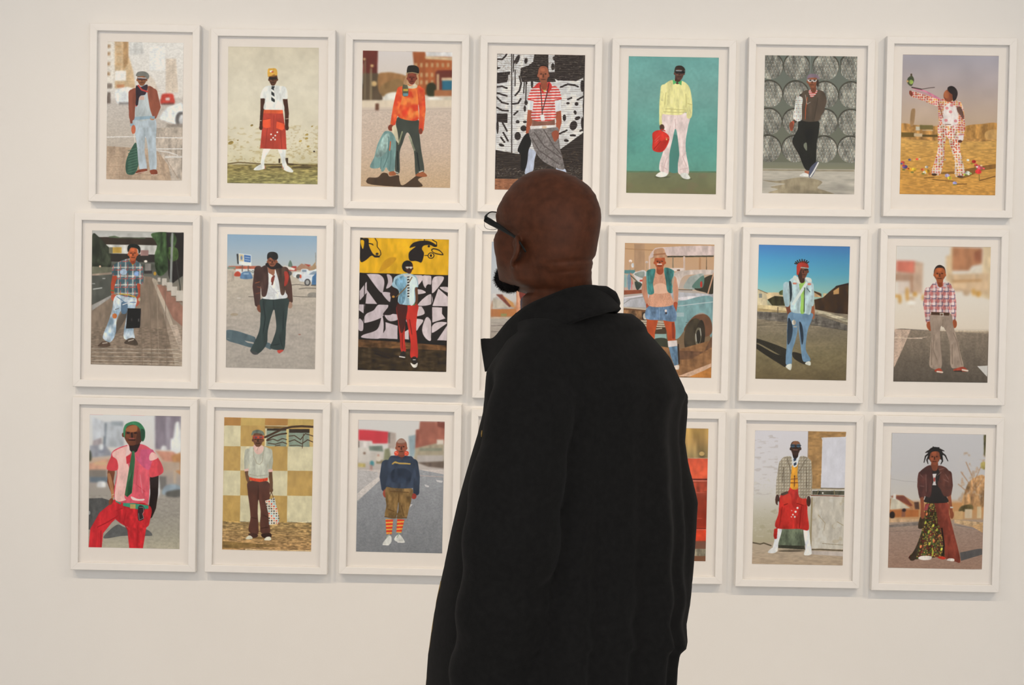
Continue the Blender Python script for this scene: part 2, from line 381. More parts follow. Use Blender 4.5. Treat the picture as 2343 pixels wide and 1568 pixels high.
def art_14():
    c = Print((210,192, 947,205, 917,1338, 190,1327), '2b231f')
    W = 'e2dcd8'
    c.p(W,'210 193 520 197 510 260 470 290 410 310 400 370 420 430 500 420 560 430 700 425 690 400 720 415 870 420 930 390 925 850 740 985 560 1000 390 1030 195 995 200 330 240 310 210 300')
    c.r(W,638,200,690,345).e('2b231f',675,300,14,30).e('2b231f',690,230,16,18)
    B = '2a2220'
    for s in ('330 195 330 1020','345 200 345 340','360 330 358 460','440 380 430 520','452 380 448 600'): c.l(B,9,s)
    for s in ('212 240 250 240 280 210 288 195','410 320 440 370 455 440','395 380 410 440 395 500 360 540','340 610 385 605 405 570','350 700 380 672','205 555 250 600 300 610','205 640 250 665 300 668','206 470 250 465 290 480','740 470 800 445 850 452 885 465','880 575 935 545','725 860 790 830','255 770 290 835','260 850 300 920','240 890 270 930','800 570 830 560','900 835 930 825','380 215 350 270','210 520 290 545'): c.l(B,14,s)
    for x,y,a,b,r in ((450,250,14,24,10),(845,790,30,40,20),(785,915,20,12,10),(880,728,24,14,-20),(380,760,16,14,0),(440,760,16,10,0),(770,725,14,28,0),(800,605,14,10,0),(872,610,16,14,0),(245,955,24,12,20),(380,880,26,34,0),(860,680,12,18,-20),(840,872,26,10,0),(212,800,10,60,0),(430,815,26,24,0),(920,460,14,50,0),(920,770,12,50,0),(500,440,10,40,0),(930,650,6,80,0),(380,240,14,40,20),(450,600,14,20,0),(440,650,10,26,0)): c.e(B,x,y,a,b,r)
    c.p(B,'205 690 295 690 295 770 205 760').p(B,'208 350 320 340 310 380 290 430 208 440').p('cfc6c0','300 370 320 366 320 400 300 440').r(B,715,370,880,415).r(B,560,350,690,400)
    for y in range(200,1270,15):
        c.l('6b5d54' if y<1000 else '5d5148',2.2,(205,y,945,y+6))
    c.n(.6,10,4,210,200,947,420,'8a7866').n(.5,14,4,190,1000,930,1260,'7a6248').n(.6,9,4,190,1140,930,1220,'b0a090')
    c.p('9a6446','190 1235 917 1245 917 1340 190 1330').n(.12,20,8,190,1235,930,1340)
    c.limb('a2543a','490 660 50 478 760 44 466 850 36').limb('a2543a','715 660 52 725 760 44 700 850 44 685 905 34')
    c.s('b9bccb','470 990 530 1010 520 1080 505 1170 440 1195 460 1080').s('b9bccb','700 1140 770 1150 780 1190 720 1190')
    c.s('1c1717','440 870 480 860 492 940 470 1000 460 1090 440 1160 405 1150 405 1040 380 1000 400 940')
    c.s(mottle('6e6460','8f8580',9,9,31),'485 818 700 800 720 880 735 990 760 1090 765 1155 700 1145 600 1095 540 1030 500 940')
    for s in ('520 850 600 960 740 1060','500 900 560 1000 720 1110','600 830 680 960 750 1040'): c.l('5b514d',9,s)
    c.p('e3d9d2','482 795 700 780 702 805 486 822').p('8a5c4c','500 738 690 735 692 785 498 795').r('d9b89a',585,795,620,815)
    c.s(hstripe('d2433a','ead9d3',23,.55,.03),'500 480 560 455 660 455 720 480 745 570 690 580 690 735 500 740 515 580 466 572',.14)
    c.s('c93a34','520 470 565 430 600 480 590 520 560 480').s('c93a34','610 480 640 425 668 465 640 510').p('c8c66a','570 472 632 472 605 512')
    c.l('c93a34',8,'466 572 515 582').l('c93a34',8,'692 578 745 568').p('e6e2e2','470 585 515 588 505 665 464 660',.1).p('e6e2e2','692 585 740 575 742 665 695 678',.1)
    c.limb('8f4a34','600 430 56 602 470 50').face('9c5a40',595,368,44,74,.55,hair='231a18')
    c.l('3a2c2a',7,'568 450 580 580 586 700').l('3a2c2a',7,'642 440 622 540 590 660').p('e8e2e0','566 702 600 698 608 748 576 752',.05)
    c.s('8f4a34','665 850 700 830 722 850 720 890 690 925 672 890')
    return c

def art_15():
    c = Print((217,181, 971,186, 935,1328, 190,1318), '6ea39a')
    c.g(180,'6fa39b', 500,'74a197', 900,'5f9a8d', 1132,'649a88', 1140,'77795a', 1330,'76724f')
    c.n(.05,190,150).n(.03,20,20)
    c.n(.18,120,90,190,1140,940,1330,'8a6a58')
    c.r('5c7a5e',190,1134,940,1146)
    c.s('4f8276','540 860 640 860 640 1120 540 1120',.05).e('5b5c44',490,1184,70,8).e('5b5c44',690,1200,50,6)
    c.limb('e9dd97','510 440 58 494 580 52 484 740 34')
    c.s('e8cfc8','502 650 712 655 708 760 690 860 688 970 712 1150 630 1160 620 1080 632 980 606 780 575 880 550 1000 545 1140 520 1165 468 1130 470 1060 500 960 506 840')
    for s in ('600 700 604 780','530 1020 490 1140','690 980 660 1010 690 1090','560 760 540 850','640 1120 700 1110','480 1090 530 1120'): c.l('d3b5b0',7,s)
    c.s('eadf9a','575 375 655 380 705 410 730 460 745 570 738 680 700 690 692 640 640 665 510 660 505 640 520 560 478 540 490 440 520 405',.14)
    for s in ('690 490 695 560 690 600','525 480 515 580','520 615 600 618 690 625','706 570 745 580','505 640 600 645 695 640'): c.l('c9bd78',6,s)
    c.p('59b06a','582 370 620 390 658 376 654 418 622 398 586 410').limb('4a2f26','628 340 50 622 385 46').p('59b06a','582 372 618 392 590 412').p('59b06a','656 378 622 394 652 418')
    c.face('5f4034',638,316,40,60,shades='26221f').s('34291f','598 300 610 262 650 254 682 276 686 310 660 290 620 286').l('9aa6a4',7,'612 296 684 300').e('1d1b1a',668,308,18,12)
    c.e('563628',490,770,20,26).l('b8271f',8,'470 800 490 785 515 800').s('d13428','414 815 480 795 552 855 500 968 415 962 412 880').p('b52a20','485 885 552 858 500 968 430 965',.1).l('8a1f18',5,'480 885 420 955').l('e0705a',5,'520 855 550 860').e('e6c36a',528,870,6,8)
    c.l('d86a60',4,'430 880 470 840').l('d86a60',4,'430 900 460 872')
    c.s('e9e4da','436 1172 480 1140 530 1155 520 1178 470 1186').s('e9e4da','640 1160 690 1150 722 1190 700 1202 660 1192')
    return c

def art_16():
    c = Print((228,176, 1000,173, 956,1327, 191,1322), '74766a')
    c.g(170,'6d7066', 1060,'6d6b5a', 1065,'7c7a68', 1115,'858068', 1120,'bdb2a2', 1330,'b5aa9b')
    tex = checks('736e63',('9c9586','aea798','8d8a7c','7f7a70','a59483','b9b3a6','868c86','a09a8c'),11,13,.8)
    for r_, y in enumerate((262, 495, 725, 950)):
        for cx in (268, 490, 735, 955):
            x = cx - (y-262)*.035
            c.e('4a463c',x,y-4,112,113).e(tex,x,y+4,106,108,0,.35)
    c.l('8b8d84',5,'606 176 600 320')
    c.n(.05,60,10,190,1120,960,1330).s('9a8a70','195 1215 330 1218 480 1190 600 1195 690 1225 650 1275 720 1300 760 1330 260 1325 320 1290 260 1270 380 1245 300 1235').r('9d8f78',195,1122,958,1136).n(.1,120,40,190,1200,960,1330)
    c.limb('4e4136','540 520 70 505 620 50 470 720 30').limb('b0543c','452 730 26 440 790 24').e('8a4a34',440,760,18,34)
    c.s('26241f','515 705 662 715 668 800 650 900 640 1060 620 1090 585 1130 545 1110 500 1000 450 910 452 860 490 790').s('1f1d1a','560 790 620 790 590 920 560 890').s('7a7a68','545 905 565 900 565 965 540 930')
    c.limb('55463a','700 520 66 690 620 56 650 700 38').s('57483b','535 480 590 455 660 452 720 480 735 560 700 640 660 715 525 708 520 580')
    c.s(hstripe('c8443a','e6dcd2',16,.5),'590 460 660 458 640 500 605 518',.05).l('c05a34',6,'575 520 560 620 556 700').l('40342a',5,'665 520 632 690').l('b0a698',4,'560 500 572 576 600 560')
    c.s(checks('e2ded2',('8c8f9c','b9a79a','9a6a5c','c9c4b4'),15,16,.5),'488 515 535 525 530 600 522 712 458 700 470 600')
    c.limb('7a4630','626 420 50 628 460 44').face('8a5238',618,386,40,56,shades='d8d2cc').s('85707a','574 370 585 335 620 322 665 335 680 370 650 355 600 358').e('4a4038',602,378,10,7).e('4a4038',638,376,10,7).e('3a2c24',664,400,10,30)
    c.s('b06a4c','545 1135 590 1140 585 1170 560 1170').s('e5ddd4','505 1168 545 1150 582 1165 580 1180 515 1178').s('565868','590 1110 640 1060 664 1062 630 1140 600 1185 580 1180').l('e5ddd4',12,'660 1064 625 1130 592 1180')
    return c

def art_17():
    c = Print((252,175, 1057,162, 995,1333, 203,1333), 'b9a294')
    c.g(160,'a9a0a6', 420,'b3a19c', 620,'bfa592', 740,'c3a68c', 850,'bb8f50', 860,'cf9d55', 1100,'cc9447', 1340,'c98f44')
    c.s('b98548','222 760 260 745 330 755 440 765 560 760 700 770 830 745 1025 735 1020 870 220 870',.3).s('c08a48','760 760 900 735 1030 730 1025 850 760 845',.3).s('c8985a','930 800 1020 780 1020 860 930 860')
    c.s('a8825a','300 755 310 640 335 620 345 640 330 750').r('7a6a3c',380,755,490,790).r('cbbca4',346,768,380,800).r('6a5226',225,820,340,858).r('5d4a24',400,835,530,852).r('cdb490',400,795,490,802).r('d3b48c',330,825,400,852).blur(3)
    c.n(.12,30,9,200,860,1010,1340).n(.04,200,160)
    c.s('8a5f2c','540 1150 680 1132 830 1100 1005 1070 1003 1105 880 1130 760 1185 700 1190 690 1160 560 1160',.1).l('7d5526',9,'870 1210 940 1190 1000 1172').l('7d5526',7,'480 1205 570 1215 650 1220').l('7d5526',7,'410 1195 490 1190').l('7d5526',8,'660 1245 760 1240')
    fl = dots('e9d3c2',('d9714a','c8523e','e3a055','d8848a','b98a5a'),21,21,.36,9)
    fl2 = dots('e6cbb8',('d9714a','c8523e','e09a4e','cf6a6a'),19,19,.40,10)
    c.s('d77f96','320 455 420 465 545 525 560 555 430 482').l('4a3a34',10,'320 445 400 458').l('4a3a34',5,'400 458 470 445 510 440').l('c86a84',4,'350 470 450 500 540 545')
    c.limb(fl2,'325 500 48 440 535 54 555 575 62',.15).e('8a3f2a',312,495,14,24,-20)
    c.s(fl,'545 742 700 742 715 860 712 960 730 1040 745 1165 665 1175 665 1060 640 960 608 850 585 920 575 1040 540 1165 470 1155 490 1080 525 960 530 850',.18)
    c.limb(fl2,'720 640 60 735 760 50 722 860 44',.15)
    c.s(fl2,'545 560 600 530 680 540 735 570 752 690 700 745 560 745 540 690',.15).s('ead9d0','590 600 640 570 690 610 700 690 690 745 575 745 575 680',.1)
    for x,y in ((610,610),(640,640),(600,712),(650,585),(680,715)): c.e('d98a8a',x,y,14,12)
    c.s('6d4c40','692 605 720 595 745 640 748 700 720 665 700 640').p('e6d8d4','705 835 745 830 738 878 698 875',.05).e('5a3426',714,884,18,11).l('8a4a3a',6,'540 565 575 690').l('7a4a38',4,'590 745 640 745')
    c.e('8a4a30',628,505,44,52,10).s('a9603c','590 480 612 462 628 500 615 530 588 515').s('2a201e','620 440 650 424 685 440 703 480 690 530 665 550 655 500 625 468',.3).e('7a4028',650,505,10,16)
    c.s('4e5236','280 390 300 358 325 350 340 380 330 415 315 435 290 420').e('8a9a4a',315,400,18,18,0,.4).e('c8a06a',285,395,9,9).e('5a4a34',318,342,8,12).e('3e4430',300,372,13,10)
    for x,y,r_,k in ((290,1046,12,'8a7aa8'),(352,1040,10,'c83a34'),(372,1038,7,'e8d8d0'),(232,1070,16,'b8443c'),(222,1080,10,'5a5a8a'),(250,1105,22,'6a5a9a'),(240,1095,12,'a83a44'),(290,1128,20,'e0a030'),(325,1126,20,'e8b83a'),(275,1120,10,'d8562e'),(430,1104,14,'e6dcd0'),(395,1126,14,'d8643a'),(415,1148,16,'e8d8c0'),(440,1140,20,'e6a832'),(458,1160,14,'d8803a'),(585,1040,9,'e8dcc8'),(600,1172,20,'b9a8c8'),(620,1192,18,'e3c83c'),(662,1234,18,'9a92c4'),(775,1040,12,'e4dcc8'),(825,1052,18,'c8302c'),(806,1068,11,'e0b440'),(842,1082,16,'d84a44'),(870,1100,26,'d8606a'),(850,1095,9,'eadcd8'),(885,1085,10,'e8c890'),(860,1135,26,'c22f30'),(905,1108,10,'c84a48'),(770,1150,24,'dcd8c4'),(745,1162,12,'c8c850'),(795,1152,10,'8aa05a')): c.e(k,x,y,r_,r_*.75,0,.5)
    c.l('6a5a2a',4,'866 1160 866 1210').l('6a5a2a',3,'830 1080 826 1130').e('4a3020',492,1166,22,10).e('5a4030',708,1180,26,10)
    for x,y in ((310,1150),(240,1130),(400,1160),(660,1248),(760,1166)): c.e('7a7a38',x,y,14,6,0,.4)
    return c

def art_21():
    c = Print((187,173, 970,198, 957,1337, 180,1321), '9c8e80')
    c.g(170,'b9b4ac', 330,'c9c2ba', 480,'4a4a40', 570,'6e6a60', 700,'8d8070', 1000,'9d8876', 1340,'b09c88')
    c.p('3b3026','187 228 740 240 740 305 187 290').p('cfc8be','300 292 740 305 740 390 300 375').p('57624a','330 225 380 220 430 236 640 240 640 248 330 236')
    c.s('3a3d2f','187 215 240 225 300 290 340 340 350 470 300 490 187 490',.5).r('c49c48',362,318,438,368).r('6f6a58',330,318,362,370).p('332d28','345 370 740 385 730 450 345 440').r('a07a72',600,345,668,392)
    c.s('38492c','690 215 740 195 830 200 850 330 860 460 790 560 740 540 720 400 740 300',.6).p('2a2522','820 197 970 200 968 560 860 640 840 560').s('44562e','830 330 910 330 920 420 850 440',.6).s('3f5230','880 200 910 260 880 330 850 260',.6).l('8b8b84',20,'872 210 860 620').l('3a3a34',8,'905 440 940 660 938 760')
    c.p('73705c','187 480 380 490 370 530 187 545').p('a08a78','187 545 370 530 370 548 187 562').p('57564e','187 560 380 550 360 640 350 730 187 810').p('a8a098','345 730 360 745 187 860 187 815').l('b8b4ac',10,'200 675 270 665').l('b0aca4',7,'190 628 210 628').r('b0aca4',275,580,300,588)
    c.p('8a7664','560 560 700 575 800 900 900 1335 180 1325 187 860 360 740 450 650').p('b9a692','705 580 740 600 860 920 955 1200 957 1240 700 600').p('9c705e','740 640 800 640 965 830 965 1000 880 930').p('b8a290','860 985 915 980 957 1130 957 1220')
    for x,y,a in ((805,620,34),(850,660,40),(890,700,44),(935,740,50),(760,600,20)): c.r('c9bcae',x-a*.6,y-a,x+a*.6,y+a*.9).r('7a6454',x-a*.6,y+a*.8,x+a*.5,y+a)
    c.r('8d847c',640,460,690,520).e('e8d8c8',645,440,15,10).r('3a3432',630,520,700,545).e('c8983a',724,545,12,16).e('e8c0a0',255,480,9,8)
    c.blur(3)
    for i, y in enumerate((1185,1215,1250,1285,1310)): c.l('c3b3a0',4,(190,y,930,y+10)).l('98846f',3,(190,y+12,930,y+22))
    c.n(.12,24,7,180,1000,960,1340).n(.08,50,60,187,200,970,560)
    for x in (620,700,760,830): c.l('7b6858' if x%40 else 'a08c78',4,(x-20,640,x,1330))
    c.s('5f5348','440 880 490 870 480 920 400 1050 380 1060 400 960',.1)
    c.limb('b0492e','385 560 46 368 640 40 362 700 30').limb('b0492e','582 640 34 582 730 34 560 800 26').e('b85a40',375,750,24,34,-20).e('b85a40',570,790,22,36,20)
    jn = mottle('8fa3b3','d3d7da',44,60,31,1.4)
    c.s(jn,'395 730 560 745 555 850 545 960 545 1040 550 1100 470 1105 460 1040 490 860 470 800 440 850 400 940 390 1060 345 1130 285 1100 290 1050 330 950 360 850',.2).s('5a7084','440 790 490 800 482 880 440 880').e('d0743c',382,906,20,22)
    c.l('6a84a0',7,'400 740 470 790 560 790').l('e0dcd8',7,'450 810 540 775').l('4a4440',4,'385 850 415 842')
    c.s(plaid('5a7278','3f545a','d8c8b8','b8554c',62,74),'400 450 500 415 570 435 620 490 626 560 620 635 572 632 570 745 385 705 400 570 360 560 360 490',.25)
    c.e('7d94b8',568,545,24,22,0,.3).e('a9b8c8',455,530,30,26,0,.3).l('d0a838',8,'420 716 500 725 560 745').p('c8a040','500 428 560 428 535 475').l('b05a4a',6,'362 690 370 690')
    c.limb('8f3f28','536 420 50 536 440 46').face('bc5f38',536,375,40,60,.5).s('1f221e','488 330 500 300 545 290 590 310 600 350 585 375 575 335 520 322 495 360')
    c.l('4a7a4a',8,'345 686 378 692').e('c0b090',592,765,10,16)
    c.p('1d1a19','492 840 606 842 600 985 595 1008 478 1014 488 900',.15).r('4a4440',522,925,532,950).r('5a544e',582,930,592,955)
    c.s('5a4638','240 1160 280 1125 330 1130 345 1160 310 1172 250 1168').s('4e4034','465 1135 500 1100 550 1098 582 1145 560 1158 490 1148').l('d8c8b4',6,'280 1140 320 1135').l('d8c8b4',6,'500 1120 545 1108')
    return c

def art_22():
    c = Print((182,204, 930,220, 913,1331, 171,1315), 'bdb0a3')
    c.g(200,'8fa9bf', 330,'a4b3bf', 480,'b9bcba', 500,'c4b6a4', 640,'bfb09f', 1000,'b3a69a', 1340,'aca094')
    c.p('b8a898','180 505 235 512 240 590 180 610').p('b5644c','185 468 460 468 440 498 240 498').r('8a9080',182,474,250,492).r('d8d4cc',250,492,480,540).r('b04a40',655,470,760,510)
    for x in (365,395,420): c.e('6a6f6c',x,516,12,11).e('d8d4cc',x,516,6,6)
    c.p('3a3a3a','258 368 276 366 278 455 265 450',.05).p('e6e6e4','274 362 380 376 382 470 276 455',.05).p('4f74a8','320 374 376 382 376 438 322 432',.05).p('d4c09a','280 368 316 373 318 430 282 428',.05).e('6a84b0',299,400,7,18).l('e0e2e4',4,'328 395 368 400').l('e0e2e4',4,'328 415 368 420').r('6a5a54',302,462,310,515).r('6a5a54',352,465,360,515)
    c.s('c0503c','242 530 265 512 290 525 290 552 242 552').s('5f7d9c','292 545 310 518 365 515 386 545 386 574 295 574').r('90a8bc',315,525,362,540)
    c.p('dcd0c4','620 490 660 462 748 490 740 505').p('b58a70','750 490 800 448 860 470 925 465 925 505 760 505').p('b0503e','820 450 880 460 860 475').s('6a7a6c','690 470 706 420 725 470').p('a88a6a','880 480 920 430 920 510 880 510').l('8a7a6a',4,'918 360 920 430')
    c.s('d9d8d6','735 520 790 520 800 495 850 495 868 520 870 560 740 562').r('8896a4',806,500,842,518).e('5b5856',775,555,20,18).e('5b5856',700,530,20,20)
    c.s('dcdde0','780 570 840 520 900 502 930 502 930 620 870 600 795 598').p('8a98a6','860 540 900 512 925 512 925 542',.05).e('504e4e',850,605,26,30).e('a8a4a0',850,605,15,19).p('4f7399','890 560 925 525 922 630 885 625').r('5a544e',880,625,922,634).e('c85a40',793,556,8,16)
    c.blur(2)
    c.n(.04,60,20,170,560,930,1340).n(.04,14,14,170,600,930,1340)
    for s in ('730 720 800 726 920 728','700 630 760 622 850 632','780 660 840 652 920 655','360 724 410 726'): c.l('6f675d',6,s)
    c.s('8a8278','850 710 870 692 920 692 920 728 860 724').e('a89680',240,872,32,12).e('a06a58',785,1040,10,4).l('ddd4ca',5,'265 735 290 735')
    c.s('59676b','176 1005 260 1010 340 1035 410 1060 430 1085 540 1115 545 1165 490 1145 410 1155 280 1120 176 1082',.12).p('b5aa9e','325 1090 400 1105 410 1120 350 1108',.05).l('a39a90',3,'180 1070 200 1076')
    c.limb('4c3630','440 500 66 425 640 66 435 785 48').limb('52382f','660 510 70 690 640 60 708 760 40').e('7a4a36',455,825,24,34,-30).e('b08a74',705,795,20,28)
    c.s('38423f','470 740 680 735 686 830 672 960 668 1060 655 1165 600 1170 540 1150 560 1090 590 990 582 880 570 830 545 900 520 1010 510 1120 440 1200 375 1180 400 1120 450 1000 460 850')
    for s in ('565 750 572 830','620 1060 640 1140','480 760 500 900 480 1030','650 850 645 1000','560 1130 620 1120'): c.l('27302f',8,s)
    c.s('e3e0de','505 505 560 490 600 520 625 640 680 705 675 735 620 742 560 748 475 738 500 710 512 620').l('c8c4c4',6,'540 640 600 700').l('c8c4c4',5,'520 700 620 680').limb('8a543e','545 460 60 548 510 50').s('a06a50','520 500 575 500 565 550')
    c.s('4a352f','440 500 500 462 520 500 524 620 505 715 470 715 460 640 415 560',.35).s('594338','580 470 640 470 672 520 668 640 655 705 628 700 612 600 590 520',.3).s('a63c30','655 520 680 515 695 560 680 620 655 635 660 570').l('8a4a34',6,'430 640 460 650').l('8a4a34',5,'420 700 455 690').l('a85c34',5,'415 610 450 600')
    c.l('b85a44',7,'585 470 575 500').l('6a3228',12,'572 552 556 622').e('7e3c30',560,580,13,28,12)
    c.s('2c2624','500 460 520 440 600 440 640 480 600 490 550 495',.1).face('8d553e',556,430,40,44,.5).s('2a2826','514 410 520 362 560 350 598 366 602 408 570 418 540 398',.3)
    c.s('4a4a48','372 1172 420 1185 440 1205 400 1206').s('c0493c','600 1172 652 1170 615 1198')
    return c

def art_23():
    c = Print((177,195, 919,214, 897,1318, 160,1300), '241d19')
    c.p('e0a81c','177 195 919 214 914 512 173 488',.1).n(.05,160,90,170,190,920,510)
    K = '241d1a'
    c.s('c8901c','370 400 430 360 480 370 430 430 340 480',.05)
    c.s(K,'177 196 200 200 245 205 250 260 285 330 330 345 340 358 300 360 270 345 220 385 177 384',.1).s('e0a81c','182 215 210 225 200 290 182 250',.05).l(K,6,'300 200 318 230 318 270 345 305 350 335 335 352').l(K,8,'245 242 280 250').e(K,320,328,9,9).p('e0a81c','250 255 300 260 330 320 300 345 262 290',.05).l(K,6,'268 245 285 258').e(K,318,330,12,9)
    c.s(K,'590 280 620 240 690 222 760 228 815 262 800 275 760 258 710 262 692 290 710 330 690 400 660 395 640 390 590 385 585 320 640 270',.1).l(K,7,'780 215 815 235 815 268').l(K,6,'712 210 714 228').s(K,'770 300 790 285 840 300 872 342 800 330',.05).s('e0a81c','778 304 792 294 836 307 860 334 800 322',.05).e(K,768,346,28,26).e('e0a81c',768,346,21,19).e(K,768,346,9,12).e(K,750,268,10,10).l(K,5,'715 345 745 345')
    Wt = 'c4b2b4'
    c.s(Wt,'240 498 330 500 375 540 375 610 350 652 240 510',.1).p(Wt,'232 560 235 650 175 720 172 640',.08).p(Wt,'235 630 320 748 222 745',.08).s(Wt,'360 655 430 655 440 700 420 730',.1).s(Wt,'400 500 440 520 442 590 395 620 410 560',.1).p(Wt,'170 750 218 750 212 830 168 800',.08)
    c.s(Wt,'225 835 290 800 330 755 410 755 390 820 340 870 210 905',.1).s(Wt,'205 905 170 870 165 960 200 970',.1).s(Wt,'360 850 375 940 345 1035 200 1030 205 1005 320 960',.1).s(Wt,'380 835 440 830 490 840 490 880 420 890',.1).p(Wt,'390 900 490 930 490 1042 345 1035 390 960',.08)
    c.s('d0bdbc','610 515 697 512 690 560 640 600',.1).s('d0bdbc','700 515 770 518 770 580 735 620 705 590',.1).s('d0bdbc','800 522 872 522 860 570 780 660 775 570',.1).s('d0bdbc','640 630 690 630 725 655 645 668',.1).s('d0bdbc','660 760 720 690 772 670 772 750',.1).p('d0bdbc','830 620 910 690 908 770 780 765',.08).s('d0bdbc','840 612 912 610 910 655',.1).s('d0bdbc','655 768 690 770 715 830 640 850 640 800',.1)
    c.p('d0bdbc','778 775 862 778 860 830 890 870 780 905',.08).s('d0bdbc','730 860 770 900 770 1050 720 1030 695 960',.1).s('d0bdbc','780 930 830 900 902 905 860 940 780 990',.1).p('d0bdbc','905 925 900 1055 820 1052',.08).s('d0bdbc','560 880 700 880 670 940 640 970',.1).p('d0bdbc','550 980 583 960 585 1046 545 1042',.08)
    c.l(K,5,'774 515 772 1050').l(K,5,'560 765 908 772').l(K,6,'173 490 914 513').l(K,7,'215 560 208 970').l(K,5,'170 748 410 752').e(K,750,615,24,30)
    c.p('5f4126','163 1042 500 1065 898 1098 897 1140 163 1110',.3).p('3b2d1c','163 1108 897 1138 897 1320 160 1302',.3).n(.3,50,14,160,1060,900,1320).l('2a2018',14,'280 1130 420 1170 540 1200').l('251c14',16,'300 1160 420 1200',0)
    c.l('15100e',8,'163 1038 500 1050 898 1088')
    c.limb('2c1c18','465 600 50 450 670 46 470 750 40').limb('5c3a26','640 620 34 648 700 28 646 760 22').s('241a17','440 680 480 690 500 780 440 835 390 840 370 830 420 760').e('b8823c',455,688,12,10)
    c.s('c23327','490 750 652 752 655 830 645 940 655 1060 658 1195 598 1190 600 1080 580 960 560 870 552 960 552 1060 560 1140 520 1142 510 1040 495 900').s('4a1f1a','485 750 570 760 560 870 545 960 520 990 500 900',.2).l('7a2019',8,'590 880 610 1000').l('7a2019',7,'530 1000 530 1120').r('4c7a4a',560,742,636,760)
    c.s('9db8c4','470 520 540 495 610 500 650 530 662 605 635 620 630 745 500 742 500 640 445 600 452 560').s('6f92a4','480 540 545 520 560 640 540 740 500 740 505 640 470 580',.4).s('d2dcda','588 530 640 530 655 600 630 620 628 742 590 742',.1)
    c.l('7a5a34',8,'610 525 560 610 480 690').p('c9c4bc','535 498 570 505 605 498 600 525 575 518 550 525',.05).p(hstripe('2a2523','d8d2c8',23,.5,.1),'570 520 588 520 588 690 580 705 572 690',.05)
    c.e('1f1714',572,436,46,50).face('4a2a20',586,450,30,46,.5,shades='c9c0b4').e('2a1a16',584,428,22,8).s('1f1714','530 430 545 400 585 390 612 410 600 420 560 425 552 470 535 460')
    c.s('2a2320','510 1180 530 1145 552 1150 556 1195 530 1200').l('e0d4c8',10,'508 1188 550 1195').s('2a2320','602 1215 620 1190 648 1195 655 1240 630 1245').s('e2d8cc','598 1240 630 1255 658 1240 650 1276 620 1278').l('d8ccc0',6,'620 1215 640 1215')
    return c

def art_24():
    # only its left edge shows: pale sky, low houses, a path
    c = Print((155,180, 855,195, 840,1240, 135,1225), 'c2bcb8')
    c.g(170,'aeb2ba', 560,'c6c2c0', 640,'c9bfb8', 700,'b9835c', 760,'b08464', 775,'b0a498', 930,'a19184', 1250,'a08f80')
    c.p('b7aca4','150 700 170 600 250 640 330 700 150 720').p('c2b4a2','155 700 165 620 225 640 290 690').p('7c4436','185 590 235 590 320 680 290 690').p('cf9760','235 595 320 655 330 690 310 690').r('d8cfc8',160,585,185,615)
    c.r('b5764a',150,705,500,762).r('8f8a5c',225,740,270,760).l('9a5a3c',3,'158 640 158 780').blur(4)
    c.r('c4ac96',150,768,400,778).l('7d716a',5,'150 835 300 832 420 828').l('766b64',4,'150 880 400 880').n(.06,30,10,150,770,700,1250)
    c.limb('c98a68','375 520 60 370 640 50 362 740 40').s('d8a080','350 300 600 300 620 700 560 900 420 900 350 600')
    c.s('7d4038','400 300 560 300 600 640 380 640').limb('4a4248','430 650 110 430 900 90 420 1120 80').limb('4a4248','540 650 110 560 900 90 580 1120 80').face('8d553e',480,250,44,58,.5,hair='2a2220')
    return c

